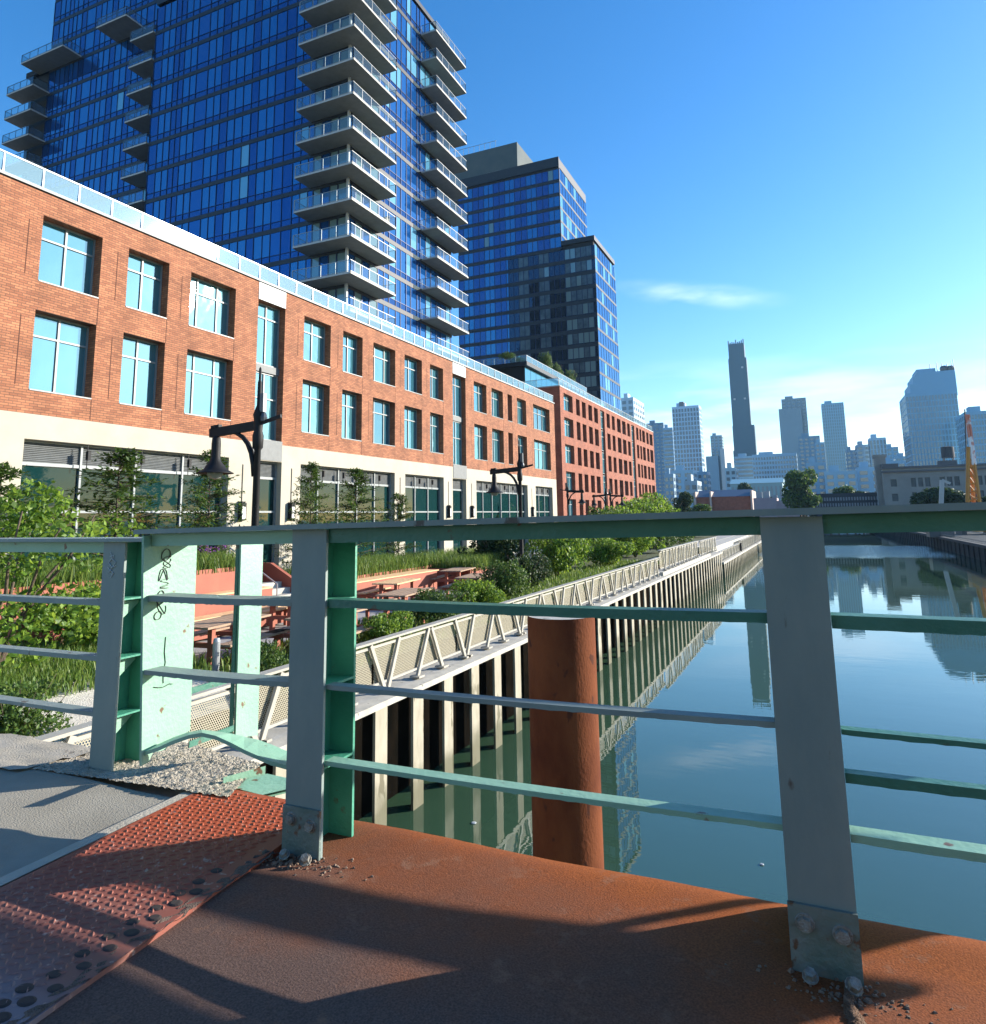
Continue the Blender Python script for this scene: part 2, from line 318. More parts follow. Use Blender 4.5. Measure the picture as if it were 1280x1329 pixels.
def watermat():
    m, nt, b, out = newmat('canal_water')
    b.inputs['Base Color'].default_value = (.036,.078,.044,1); b.inputs['Roughness'].default_value = .0; b.inputs['IOR'].default_value = 1.6
    tc = N(nt, 'ShaderNodeTexCoord'); sp = N(nt, 'ShaderNodeSeparateXYZ'); nt.links.new(tc.outputs['Object'], sp.inputs[0])
    mp = N(nt, 'ShaderNodeMapping'); mp.inputs['Scale'].default_value = (.45,1,1); nt.links.new(tc.outputs['Object'], mp.inputs[0])
    n1 = N(nt, 'ShaderNodeTexNoise'); n1.inputs['Scale'].default_value = .8; n1.inputs['Detail'].default_value = 3; nt.links.new(mp.outputs[0], n1.inputs['Vector'])
    n2 = N(nt, 'ShaderNodeTexNoise'); n2.inputs['Scale'].default_value = 5; n2.inputs['Detail'].default_value = 2; nt.links.new(mp.outputs[0], n2.inputs['Vector'])
    # a breeze-ruffled patch some ninety metres off
    r1 = N(nt, 'ShaderNodeMapRange', interpolation_type='SMOOTHSTEP'); r1.inputs[1].default_value = 84; r1.inputs[2].default_value = 96; nt.links.new(sp.outputs[1], r1.inputs[0])
    r2 = N(nt, 'ShaderNodeMapRange', interpolation_type='SMOOTHSTEP'); r2.inputs[1].default_value = 112; r2.inputs[2].default_value = 122; r2.inputs[3].default_value = 1; r2.inputs[4].default_value = 0; nt.links.new(sp.outputs[1], r2.inputs[0])
    mk = N(nt, 'ShaderNodeMath', operation='MULTIPLY'); nt.links.new(r1.outputs[0], mk.inputs[0]); nt.links.new(r2.outputs[0], mk.inputs[1])
    am = N(nt, 'ShaderNodeMath', operation='MULTIPLY_ADD'); am.inputs[1].default_value = 8; am.inputs[2].default_value = .10; nt.links.new(mk.outputs[0], am.inputs[0])
    h2 = N(nt, 'ShaderNodeMath', operation='MULTIPLY'); nt.links.new(n2.outputs[0], h2.inputs[0]); nt.links.new(am.outputs[0], h2.inputs[1])
    h = N(nt, 'ShaderNodeMath', operation='MULTIPLY_ADD'); h.inputs[1].default_value = .30; nt.links.new(n1.outputs[0], h.inputs[0]); nt.links.new(h2.outputs[0], h.inputs[2])
    bp = N(nt, 'ShaderNodeBump'); bp.inputs['Strength'].default_value = 1; bp.inputs['Distance'].default_value = .009
    nt.links.new(h.outputs[0], bp.inputs['Height']); nt.links.new(bp.outputs[0], b.inputs['Normal'])
    return m
M['water'] = watermat()

# ---------------------------------------------------------------- sky and sun
SUN_AZ, SUN_EL = math.radians(49.2), math.radians(17.2)
world = bpy.data.worlds.new('World'); sc.world = world; world.use_nodes = True
nt = world.node_tree; nt.nodes.clear()
wo = N(nt, 'ShaderNodeOutputWorld'); bg = N(nt, 'ShaderNodeBackground'); nt.links.new(bg.outputs[0], wo.inputs[0])
sky = N(nt, 'ShaderNodeTexSky', sky_type='NISHITA'); sky.sun_disc = False; sky.sun_elevation = SUN_EL; sky.sun_rotation = SUN_AZ
sky.air_density = 1.0; sky.dust_density = .35; sky.ozone_density = 2.6
hs = N(nt, 'ShaderNodeHueSaturation'); hs.inputs['Hue'].default_value = .505; hs.inputs['Saturation'].default_value = 1.34; nt.links.new(sky.outputs[0], hs.inputs['Color'])
tc = N(nt, 'ShaderNodeTexCoord'); sp = N(nt, 'ShaderNodeSeparateXYZ'); nt.links.new(tc.outputs['Generated'], sp.inputs[0])
# thin cloud veils low over the horizon: noise on the direction, squeezed vertically
mp = N(nt, 'ShaderNodeMapping'); mp.inputs['Scale'].default_value = (2.2,2.2,13); mp.inputs['Location'].default_value = (3.1,.4,0); nt.links.new(tc.outputs['Generated'], mp.inputs[0])
nz = N(nt, 'ShaderNodeTexNoise'); nz.inputs['Scale'].default_value = 1.6; nz.inputs['Detail'].default_value = 7; nz.inputs['Roughness'].default_value = .55; nt.links.new(mp.outputs[0], nz.inputs['Vector'])
cr = N(nt, 'ShaderNodeValToRGB'); cr.color_ramp.elements[0].position = .44; cr.color_ramp.elements[1].position = .62; nt.links.new(nz.outputs[0], cr.inputs[0])
mr = N(nt, 'ShaderNodeMapRange', interpolation_type='SMOOTHSTEP'); mr.inputs[1].default_value = .12; mr.inputs[2].default_value = .23; mr.inputs[3].default_value = 1; mr.inputs[4].default_value = 0; nt.links.new(sp.outputs[2], mr.inputs[0])
mm = N(nt, 'ShaderNodeMath', operation='MULTIPLY'); nt.links.new(cr.outputs[0], mm.inputs[0]); nt.links.new(mr.outputs[0], mm.inputs[1])
ms = N(nt, 'ShaderNodeMath', operation='MULTIPLY'); ms.inputs[1].default_value = .34; nt.links.new(mm.outputs[0], ms.inputs[0])
# one separate wisp
vm = N(nt, 'ShaderNodeVectorMath', operation='SUBTRACT')
wd = at(905, 383, Y=1).normalized(); vm.inputs[1].default_value = wd; nt.links.new(tc.outputs['Generated'], vm.inputs[0])
mp2 = N(nt, 'ShaderNodeMapping'); mp2.vector_type = 'TEXTURE'; mp2.inputs['Rotation'].default_value = (0, math.radians(10), 0); mp2.inputs['Scale'].default_value = (.135,.5,.021); nt.links.new(vm.outputs[0], mp2.inputs[0])
ln = N(nt, 'ShaderNodeVectorMath', operation='LENGTH'); nt.links.new(mp2.outputs[0], ln.inputs[0])
wr = N(nt, 'ShaderNodeMapRange', interpolation_type='SMOOTHSTEP'); wr.inputs[1].default_value = 0; wr.inputs[2].default_value = 1; wr.inputs[3].default_value = .33; wr.inputs[4].default_value = 0; nt.links.new(ln.outputs['Value'], wr.inputs[0])
nw = N(nt, 'ShaderNodeTexNoise'); nw.inputs['Scale'].default_value = 9; nw.inputs['Detail'].default_value = 7; mw_ = N(nt, 'ShaderNodeMapping'); mw_.inputs['Scale'].default_value = (1,1,4); mw_.inputs['Rotation'].default_value = (0,math.radians(14),0); nt.links.new(tc.outputs['Generated'], mw_.inputs[0]); nt.links.new(mw_.outputs[0], nw.inputs['Vector'])
rw = N(nt, 'ShaderNodeMapRange'); rw.inputs[1].default_value = .36; rw.inputs[2].default_value = .64; nt.links.new(nw.outputs[0], rw.inputs[0])
wm = N(nt, 'ShaderNodeMath', operation='MULTIPLY'); nt.links.new(wr.outputs[0], wm.inputs[0]); nt.links.new(rw.outputs[0], wm.inputs[1])
mxx = N(nt, 'ShaderNodeMath', operation='MAXIMUM'); nt.links.new(ms.outputs[0], mxx.inputs[0]); nt.links.new(wm.outputs[0], mxx.inputs[1])
mix = N(nt, 'ShaderNodeMix', data_type='RGBA'); nt.links.new(mxx.outputs[0], mix.inputs[0]); nt.links.new(hs.outputs[0], mix.inputs[6]); mix.inputs[7].default_value = (8.2,8.6,9.0,1)
nt.links.new(mix.outputs[2], bg.inputs[0]); bg.inputs[1].default_value = .132
sl = bpy.data.lights.new('sun', 'SUN'); so = bpy.data.objects.new('sun', sl); COL.objects.link(so)
sl.energy = 5.0; sl.angle = math.radians(.35); sl.color = (1, .93, .82)
sd = Vector((math.sin(SUN_AZ)*math.cos(SUN_EL), math.cos(SUN_AZ)*math.cos(SUN_EL), math.sin(SUN_EL)))
so.rotation_euler = sd.to_track_quat('Z', 'Y').to_euler(); so.location = sd*50
sc.view_settings.view_transform = 'Standard'; sc.view_settings.look = 'None'; sc.view_settings.gamma = 1; sc.view_settings.exposure = 1.15
sc.render.engine = 'CYCLES'; sc.cycles.max_bounces = 6; sc.cycles.transparent_max_bounces = 16; sc.cycles.glossy_bounces = 4
sc.cycles.diffuse_bounces = 3; sc.cycles.caustics_reflective = False; sc.cycles.caustics_refractive = False

# ================================================================ SETTING
GZ = -2.65; WZ = -5.05; XB = -6.75; XR = 14.8
def struct(name, mb, m, kind='structure'):
    return tag(mb.build(name, m), kind=kind)
b = MB(); b.quad((-5000,-300,-5.6),(5000,-300,-5.6),(5000,9000,-5.6),(-5000,9000,-5.6)); struct('terrain', b, M['ground'])
b = MB(); b.quad((XB-2.8,-60,WZ),(XR+1.5,-60,WZ),(XR+1.5,262,WZ),(XB-2.8,262,WZ)); struct('canal_water', b, M['water'])
b = MB()   # land on the left bank, far bank and right bank: real blocks with a drop to the canal
b.box(-4000,XB-2.3,1.0,8500,-6,GZ-.06); struct('left_bank_ground', b, M['pavement'])
b = MB(); b.box(XR+.3,4000,3.0,8500,-6,-3.6); struct('right_bank_ground', b, M['ground'])
b = MB(); b.box(XB-2.299,XR+.299,262,8500,-6,-3.3); struct('far_bank_ground', b, M['ground'])

# ---- bulkhead with piles
bw = thing('canal_bulkhead', (XB, 3, WZ), 'pale concrete capped canal bulkhead on a row of tall square piles', 'bulkhead')
b = MB(); b.box(-7.62,XB,3.2,58.6,-3.10,-3.0); b.build('cap_beam', M['cap_concrete'], bw)
b = MB(); b.box(-7.55,-6.95,35.4,53,-2.999,-2.82); b.build('upper_kerb', M['cap_concrete'], bw)
b = MB(); b.box(-7.6,-7.45,3,58.6,-5.6,-3.101); b.box(-9.0,-7.621,3.0,58.6,-5.6,GZ-.061); b.build('back_wall', mat('wet_back_wall',(.004,.004,.0035),(.010,.008,.006),rough=1,scale=2,spec=0), bw)  # near-black colour paints in the deep shade between the piles
y = 3.06
k = 0
while y < 58.4:
    b = MB(); j = random.uniform(-.02,.02)
    b.box(XB-.07,XB-.02,y+j,y+.355+j,-5.6,-3.10); o = b.build('pile', M['pile_paint'], bw); y += 1.18; k += 1
bw2 = thing('canal_bulkhead', (XB, 58.7, WZ), 'lower far stretch of bulkhead stepping down beyond the tall capped one', 'bulkhead')
b = MB(); b.box(-7.62,XB+.05,58.62,140,-3.98,-3.82); b.box(-7.62,XB,140.01,262,-3.9,-3.7); b.build('cap_beam', M['cap_concrete'], bw2)
b = MB(); b.box(-9,-7.3,58.7,262,-5.6,-3.99); b.build('sheet_wall', mat('far_sheet_wall',(.07,.05,.03),(.16,.11,.06),rough=.9,scale=1.5,stretch=(1,1,.2)), bw2)
b = MB(); b.box(-9,-7.63,60.1,262,-3.98,-2.72); b.build('back_wall', M['cap_concrete'], bw2)
for i in range(60):
    y = 59.2+i*1.35; b = MB(); b.box(XB-.4,XB+.0,y,y+.45,-5.6,-3.99); b.build('pile', M['pile_paint'], bw2)

# ---- promenade fence: perforated panels behind a truss of flat struts
def fence(y0, y1, zb, zt, X, label, first_v, per=3.12):
    root = thing('promenade_fence', (X, y0, zb), label, 'fence', None)
    b = MB(); b.box(X-.10,X+.07,y0,y1,zt-.035,zt); b.box(X-.015,X+.02,y0,y1,zt-.13,zt-.085); b.build('top_rail', M['fence_paint'], root)
    b = MB(); b.box(X-.02,X+.02,y0,y1,zb+.13,zb+.17); b.build('bottom_rail', M['fence_paint'], root)
    yy = y0; 
    while yy < y1-.05:
        ye = min(y1, yy+per); b = MB(); b.quad((X-.03,yy+.03,zb+.15),(X-.03,ye-.03,zb+.15),(X-.03,ye-.03,zt-.1),(X-.03,yy+.03,zt-.1)); b.build('perforated_panel', M['perf'], root); yy = ye
    yv = first_v; cnt = 0
    while yv > y0: yv -= per
    while yv < y1:
        segs = [((yv-.05,zb),(yv-.5,zt-.05)), ((yv+.05,zb),(yv+.42,zt-.05)), ((yv+1.08,zb),(yv+1.5,zt-.05)), ((yv+2.05,zb),(yv+1.6,zt-.05))]
        for (a, az), (c, cz) in segs:
            if min(a,c) < y0 or max(a,c) > y1: continue
            b = MB(); b.bar((X+.035,a,az+.02),(X+.035,c,cz),.075,.05,up=(1,0,0)); b.box(X-.08,X+.13,a-.10,a+.10,zb+.002,zb+.035); 
            if cnt < 96: b.build('strut', M['fence_paint'], root)
            cnt += 1
        yv += per
    return root
fence(1.2, 35.2, -2.97, -2.08, -7.1, 'near beige fence with zigzag struts and perforated panels along the canal edge', 10.89)
fence(35.5, 48.2, -2.80, -1.76, -7.1, 'raised beige fence section standing on the higher kerb', 36.6, 2.8)
fence(48.9, 57.8, -2.85, -1.80, -7.1, 'short beige fence section at the far end of the tall bulkhead', 49.6, 2.8)
fence(58.9, 75.4, -3.80, -3.0, -7.05, 'low far fence section behind the bulkhead step', 60.0, 2.6)
fence(76.2, 130, -3.80, -2.75, -7.05, 'farthest fence running to the end of the canal', 77.0, 2.6)
g = thing('gate_post', (-7.05,75.8,-3.9), 'dark square gate post in the fence gap far along the bulkhead', 'post')
b = MB(); b.box(-7.2,-6.85,75.6,76.0,-3.81,-3.05); b.build('post_body', M['black'], g); b = MB(); b.box(-7.23,-6.82,75.57,76.03,-3.049,-3.0); b.build('post_cap', M['black'], g)

for (px, py, lab) in ((615,1068,'small white scrap floating on the green water beside the piles'),(989,1122,'tiny pale speck floating on the open water left of the nearest post')):
    p = at(px, py, z=WZ+.006); b = MB(); r_ = .045 if px < 700 else .03
    b.lathe((p.x,p.y,WZ+.004), [(.001,.012),(r_*.6,.014),(r_,.006),(r_*1.05,.0)], 10); tag(b.build('floating_litter', M['white_trim']), lab, 'litter')
# ---- right bank
rb = thing('canal_bulkhead', (XR,20,WZ), 'dark shaded bulkhead wall on the right side of the canal', 'bulkhead')
b = MB(); b.box(XR,XR+.3,3,262,-5.6,-3.75)
for i in range(90): b.box(XR-.12,XR-.001,22+i*2.6,22.35+i*2.6,-5.6,-3.76)
b.build('wall', mat('dark_sheet_piles',(.025,.026,.028),(.05,.048,.045),rough=.9,scale=1.5,stretch=(1,1,.3)), rb)
b = MB(); b.box(XR-.14,XR+.55,3,262,-3.749,-3.45); b.build('cap', mat('dark_cap',(.07,.07,.07),(.1,.1,.1),rough=.9), rb)
rf = thing('chainlink_fence', (XR+.4,20,-3.45), 'dark picket fence on top of the right bank wall', 'fence')
b = MB(); b.box(XR+.2,XR+.26,30,262,-2.38,-2.3); b.box(XR+.2,XR+.24,30,262,-3.2,-3.15)
b.build('rail', mat('dark_fence',(.10,.11,.12),rough=.5), rf)
b = MB()
for i in range(420): b.box(XR+.21,XR+.235,30+i*.32,30.03+i*.32,-3.44,-2.38)
tag(b.build('pickets', bpy.data.materials['dark_fence'], rf), kind='stuff')

# ---- bridge deck, walk, tread plate
def gridsheet(pts, nx, ny, fz):
    """bilinear sheet between four corners (x,y), height from fz"""
    (a, b_, c, d) = pts; mb = MB(); vs = []; fs = []
    for j in range(ny+1):
        for i in range(nx+1):
            u = i/nx; v = j/ny
            x = (a[0]*(1-u)+b_[0]*u)*(1-v)+(d[0]*(1-u)+c[0]*u)*v; y = (a[1]*(1-u)+b_[1]*u)*(1-v)+(d[1]*(1-u)+c[1]*u)*v
            vs.append((x,y,fz(x,y)))
    for j in range(ny):
        for i in range(nx): q = j*(nx+1)+i; fs.append((q,q+1,q+nx+2,q+nx+1))
    mb.smooth = True; mb.add(vs, fs); return mb
def deckz(x, y):
    e = max(0, (y-2.26)/.08); 
    return -1.10 - .012*min(1,e)**2 + .0025*math.sin(7*x+2*math.sin(5*y)) + .002*math.sin(11*y+3*x)
mb = gridsheet([(-1.70,.2),(3.2,.2),(3.2,2.335),(-1.72,2.335)], 120, 60, lambda x, y: deckz(x, y)+random.uniform(-.0006,.0006))
mb.smooth = False
n = 90; rnd = [random.uniform(-.004,.004) for _ in range(n+2)]
for i in range(n):      # ragged lip and girder face below it
    x0 = -1.72+4.92*i/n; x1 = -1.72+4.92*(i+1)/n
    mb.quad((x0,2.335,deckz(x0,2.335)),(x1,2.335,deckz(x1,2.335)),(x1,2.345+rnd[i+1],-1.14),(x0,2.345+rnd[i],-1.14))
    mb.quad((x0,2.345+rnd[i],-1.14),(x1,2.345+rnd[i+1],-1.14),(x1,2.30,-1.55),(x0,2.30,-1.55))
struct('bridge_deck', mb, M['rustdeck'])
b = MB(); b.box(-1.72,3.2,.2,2.3,-1.5,-1.13); struct('bridge_deck_underside', b, M['rust_column'])
mb = gridsheet([(-.05,1.50),(-.005,1.50),(.035,1.98),(-.02,1.98)], 8, 90, lambda x, y: -1.103+max(0,.014*math.cos((x+.01)*70+math.sin(y*43)*.7))+random.uniform(-.003,.005)); struct('weld_seam', mb, mat('rusty_seam', (.17,.09,.05), (.28,.18,.12), rough=.95, scale=40, bump=2))
# tread plate
tp = thing('tread_plate', (-2.0,1.5,-1.1), 'worn red diamond tread plate covering the bridge joint', 'steel plate')
b = MB(); z1 = -1.085
b.add([(-2.38,2.34,z1),(-1.76,2.34,z1),(-1.725,1.95,z1),(-1.66,1.1,z1),(-1.60,.3,z1),(-2.28,.3,z1),(-2.33,1.4,z1),
       (-2.38,2.34,-1.12),(-1.76,2.34,-1.12),(-1.725,1.95,-1.12),(-1.66,1.1,-1.12),(-1.60,.3,-1.12),(-2.28,.3,-1.12),(-2.33,1.4,-1.12)],
      [(0,6,5,4,3,2,1)]+[(i,(i+1)%7,(i+1)%7+7,i+7) for i in range(7)])
b.build('plate', M['tread'], tp)
b = MB(); s = .0265
for j in range(-2, 90):
    for i in range(0, 29):
        x = -2.36+i*s+(.5*s if j%2 else 0); y = .35+j*s*.9
        xr = -1.76 + (2.34-y)*.048 - .05
        xl = -2.36 + (2.34-y)*.05
        if x > xr or x < xl or y > 2.31: continue
        a = .75 if (i+j)%2 else -.75
        ca, sa = math.cos(a), math.sin(a); L, W, H = .0135, .0048, .0040
        b.add([(x+ca*L,y+sa*L,z1),(x-sa*W,y+ca*W,z1),(x-ca*L,y-sa*L,z1),(x+sa*W,y-ca*W,z1),(x+ca*L*.4,y+sa*L*.4,z1+H),(x-ca*L*.4,y-sa*L*.4,z1+H)],
              [(0,1,4),(1,5,4),(1,2,5),(2,3,5),(3,4,5),(3,0,4)])
b.build('raised_lozenges', M['tread'], tp)
Mslot = mat('slot_grime', (.03,.022,.02), (.05,.035,.03), rough=.8, scale=20)
for (px, py) in ((203,1177),(201,1190),(172,1195),(171,1209),(141,1214),(143,1229),(107,1236),(109,1252),(70,1263),(72,1281),(32,1281),(35,1298),(4,1301),(2,1319),(232,1158),(228,1171),(258,1143),(255,1156),(281,1129)):
    p = at(px, py, z=z1+.003); b = MB(); vs = []; n = 14; e = random.uniform(.9,1.1)
    for k in range(n):
        t = 2*PI*k/n; vs.append((p.x+.014*e*math.cos(t), p.y+.012*e*math.sin(t), z1+.0035))
    for k in range(n):
        t = 2*PI*k/n; vs.append((p.x+.022*e*math.cos(t), p.y+.017*e*math.sin(t), z1+.0005))
    b.add(vs, [tuple(range(n))]+[(k+n,(k+1)%n+n,(k+1)%n,k) for k in range(n)]); b.build('countersunk_bolt', Mslot, tp)
# gritty seam beside the plate
M['seam'] = mat('seam_grime', (.14,.09,.07), (.24,.17,.13), rough=.95, scale=40, bump=2)
mb = gridsheet([(-1.655,.3),(-1.625,.3),(-1.712,1.98),(-1.755,1.98)], 3, 90, lambda x, y: -1.086+random.uniform(-.005,.006)); struct('seam_grit', mb, M['seam'])
# walk left of the plate
mb = gridsheet([(-9,-1),(-2.30,-1),(-2.42,2.22),(-9,1.95)], 60, 40, lambda x, y: -1.10+.012*max(0,min(1,(-2.6-x)*3))+.004*math.sin(4*x+y)); struct('walkway', mb, M['asphalt'])
mb = gridsheet([(-2.36,.2),(-2.29,.2),(-2.385,2.30),(-2.43,2.30)], 2, 40, lambda x, y: -1.088+random.uniform(-.001,.001)); struct('joint_strip', mb, M['walk_conc'])
mb = gridsheet([(-9,1.9),(-3.3,2.12),(-3.2,2.47),(-9,2.28)], 110, 10, lambda x, y: -1.075+random.uniform(-.006,.008)); struct('kerb_concrete', mb, M['walk_conc'])
rbl = gridsheet([(-3.34,2.17),(-2.20,2.26),(-2.36,2.62),(-3.22,2.80)], 110, 50, lambda x, y: -1.08+random.uniform(-.004,.005)+(.012*random.random() if random.random()<.05 else 0)-.05*max(0,(y-2.55)*2)); struct('broken_concrete', rbl, M['rubble'])
b = MB(); pv = [(-9,-1),(-2.4,-1),(-2.4,2.68),(-3.25,2.40),(-9,2.22)]; b.add([(x,y,-5.6) for x,y in pv]+[(x,y,-1.13) for x,y in pv], [(4,3,2,1,0),(5,6,7,8,9)]+[(i,(i+1)%5,(i+1)%5+5,i+5) for i in range(5)]); b.build('x', M['cap_concrete']).name = 'bridge_abutment'; tag(bpy.data.objects['bridge_abutment'], kind='structure')

def facade(mb, mp, u0, u1, v0, v1, ops, reveal):
    """flat wall with real openings; mp(u,v,w) -> xyz, w = depth into the wall"""
    us = sorted(set([u0,u1]+[o[0] for o in ops]+[o[1] for o in ops])); vs = sorted(set([v0,v1]+[o[2] for o in ops]+[o[3] for o in ops]))
    for i in range(len(us)-1):
        run = None
        for j in range(len(vs)-1):
            um = (us[i]+us[i+1])/2; vm_ = (vs[j]+vs[j+1])/2
            hole = any(o[0] < um < o[1] and o[2] < vm_ < o[3] for o in ops)
            if not hole: mb.quad(mp(us[i],vs[j],0), mp(us[i+1],vs[j],0), mp(us[i+1],vs[j+1],0), mp(us[i],vs[j+1],0))
    for (a, b_, c, d) in ops:
        r = reveal
        mb.quad(mp(a,c,0),mp(a,d,0),mp(a,d,r),mp(a,c,r)); mb.quad(mp(b_,c,0),mp(b_,c,r),mp(b_,d,r),mp(b_,d,0))
        mb.quad(mp(a,c,0),mp(a,c,r),mp(b_,c,r),mp(b_,c,0)); mb.quad(mp(a,d,0),mp(b_,d,0),mp(b_,d,r),mp(a,d,r))
def mbox(mb, mp, u0, u1, v0, v1, w0, w1):
    a = mp(u0,v0,w0); c = mp(u1,v1,w1); mb.box(a[0],c[0],a[1],c[1],a[2],c[2])
def window(root, mp, a, b_, c, d, r, nm, trans=.72, fm='winframe', gm='winglass', fw=.058, tilt=True, sill=True):
    mb = MB()
    w0, w1 = r-.07, r
    for (p, q, s_, t) in ((a,a+fw,c,d),(b_-fw,b_,c,d),(a+fw,b_-fw,c,c+fw),(a+fw,b_-fw,d-fw,d)): mbox(mb, mp, p, q, s_, t, w0, w1)
    ia, ib, ic, id_ = a+fw, b_-fw, c+fw, d-fw
    us = [ia+(ib-ia)*(k+1)/(nm+1) for k in range(nm)]
    if nm == 2: us = [ia+(ib-ia)*.27, ia+(ib-ia)*.73]
    zt = ic+(id_-ic)*trans if trans else None
    for u in us: mbox(mb, mp, u-fw*.55, u+fw*.55, ic, id_, w0-.004, w1-.004)
    if zt: mbox(mb, mp, ia, ib, zt-fw*.5, zt+fw*.5, w0-.008, w1-.008)
    if sill: mbox(mb, mp, a+.01, b_-.01, c+.001, c+.04, -.02, w0-.009)
    o = mb.build('window', M[fm], root)
    g = MB(); t = random.uniform(-.004,.004) if tilt else 0; t2 = random.uniform(-.004,.004)
    g.quad(mp(ia,ic,r-.03+t), mp(ib,ic,r-.03-t), mp(ib,id_,r-.03-t+t2), mp(ia,id_,r-.03+t+t2)); g.build('glass', M[random.choice([gm,gm,'winglass_b','winglass_c'])] if gm == 'winglass' else M[gm], o)
    return o

# ================================================================ BRIDGE RAILING
def hexbolt(mb, c, axis, r=.017, h=.014):
    c = Vector(c); ax = Vector(axis).normalized(); a = ax.orthogonal().normalized(); bb = ax.cross(a)
    for (rr, hh, nn) in ((r*1.35, .003, 12), (r, h, 6)):
        vs = [c+a*(rr*math.cos(2*PI*k/nn))+bb*(rr*math.sin(2*PI*k/nn)) for k in range(nn)]+[c+ax*hh+a*(rr*.93*math.cos(2*PI*k/nn))+bb*(rr*.93*math.sin(2*PI*k/nn)) for k in range(nn)]
        mb.add(vs, [tuple(range(nn, 2*nn))]+[(k,(k+1)%nn,(k+1)%nn+nn,k+nn) for k in range(nn)])
def post(root, x0, x1, y0, y1, zb, zt, shelves, nobase=False):
    xm = x0+.045
    b = MB(); b.box(x0,x1,y0,y0+.012,zb,zt); p = b.build('post', M['paint_grey'], root)
    b = MB(); b.box(xm-.005,xm+.005,y0+.0125,y1-.0125,zb,zt-.004); b.box(x0,x1,y1-.012,y1,zb,zt-.004); b.build('rear_flange', M['paint_emerald'], p)
    if shelves:
        for z in shelves: b = MB(); b.box(xm+.0055,x1,y0+.0125,y1-.0125,z-.008,z); b.build('stiffener', M['paint_emerald'], p)
    if nobase: return p
    b = MB(); b.box(x0-.002,x1+.002,y0-.010,y0-.0005,zb-.01,zb+.15); b.build('base_plate', mat('base_plate_paint',(.10,.16,.14),(.19,.22,.20),rough=.6,scale=9,bump=.6,c3=(.13,.07,.04),s3=18,t3=.60), p)
    for a_ in (((x0+.035,y0-.010,zb+.11),(0,-1,0)),((x1-.035,y0-.010,zb+.10),(0,-1,0)),((x0+.04,y0-.045,zb+.012),(0,-.5,1),.014,.016),((x1-.02,y0-.05,zb+.015),(.3,-.6,.8),.015,.018)):
        b = MB(); hexbolt(b, *a_); b.build('bolt', M['bolt'], p)
    return p
rail = thing('bridge_railing', (-1.6,2.02,-1.1), 'mint green steel bridge railing with I-beam posts and thin flat bars above the rusted deck', 'railing')
def zr(x): return .0195 + (x-.6)*.0145       # the rail falls slightly to the left
P1 = post(rail, -.132, .020, 2.02, 2.335, -1.10, -.012, [-.275])
P2 = post(rail, -1.712, -1.562, 2.02, 2.205, -1.10, -.032, [-.28,-.56,-.82])
P0 = post(rail, 1.50, 1.65, 2.02, 2.335, -1.10, .01, [])
# handrail: thick top plate with a deep web behind the flanges
b = MB(); xs = [-2.50+i*.4 for i in range(16)]
for i in range(15):
    xa, xb_ = xs[i], xs[i+1]
    for (ya, yb, dz0, dz1) in ((1.995,2.345,-.006,.0),):
        za, zb_ = zr(xa), zr(xb_)
        b.add([(xa,ya,za-.018),(xb_,ya,zb_-.018),(xb_,yb,zb_-.018),(xa,yb,za-.018),(xa,ya,za),(xb_,ya,zb_),(xb_,yb,zb_),(xa,yb,za)],
              [(0,3,2,1),(4,5,6,7),(0,1,5,4),(2,3,7,6)]+([(3,0,4,7)] if i==0 else [])+([(1,2,6,5)] if i==14 else []))
b.build('handrail', M['paint_grey'], rail)
for xa, xb_ in ((-2.44,-1.713),(-1.561,-.133),(.021,1.499)):
    b = MB(); za, zb_ = zr(xa), zr(xb_)
    b.add([(xa,2.033,za-.068),(xb_,2.033,zb_-.068),(xb_,2.045,zb_-.068),(xa,2.045,za-.068),(xa,2.033,za-.0185),(xb_,2.033,zb_-.0185),(xb_,2.045,zb_-.0185),(xa,2.045,za-.0185)],
          [(0,3,2,1),(4,5,6,7),(0,1,5,4),(1,2,6,5),(2,3,7,6),(3,0,4,7)])
    b.build('handrail_web', M['paint_old'] if xa > -1.6 else M['paint'], rail)  # left length takes the lighter mint to paint in sun bounce
def flatbar(root, p, q, d=.062, t=.024, m=None, name='flat_bar', chips=True):
    """a horizontal flat bar, slightly ragged underneath"""
    p = Vector(p); q = Vector(q); n = 60; b = MB(); L = q-p
    prev = None
    rows = []
    for i in range(n+1):
        c = p+L*(i/n); r = random.uniform(0,.0025) if chips else 0; bow = -.004*math.sin(PI*i/n)
        c = c+Vector((0,0,bow))
        rows.append([c+Vector((0,0,0)), c+Vector((0,d,0)), c+Vector((0,d,-t)), c+Vector((0,.0,-t-r))])
    vs = [v for r in rows for v in r]; fs = []
    for i in range(n):
        for k in range(4): fs.append((i*4+k,i*4+(k+1)%4,(i+1)*4+(k+1)%4,(i+1)*4+k))
    fs += [(0,1,2,3),(n*4+3,n*4+2,n*4+1,n*4)]
    b.add(vs, fs); return b.build(name, m or M['paint'], root)
yb = 2.033
flatbar(rail, (-1.561,yb,-.272), (-.133,yb,-.262), m=M['paint_old'], t=.026)
flatbar(rail, (-1.561,yb,-.556), (-.133,yb,-.536), m=M['paint_grey'], t=.014, d=.045)
flatbar(rail, (-1.561,yb,-.800), (-.133,yb,-.782), t=.013, d=.05)
flatbar(rail, (.021,yb,-.262), (1.499,yb,-.255), m=M['paint_old'], t=.032)
flatbar(rail, (.021,yb,-.538), (1.499,yb,-.53), m=M['paint_old'], t=.012, d=.035)
flatbar(rail, (.021,yb,-.640), (1.499,yb,-.628), m=M['paint_old'], t=.022, d=.035)
flatbar(rail, (.021,yb,-.780), (1.499,yb,-.765), t=.018, d=.055)
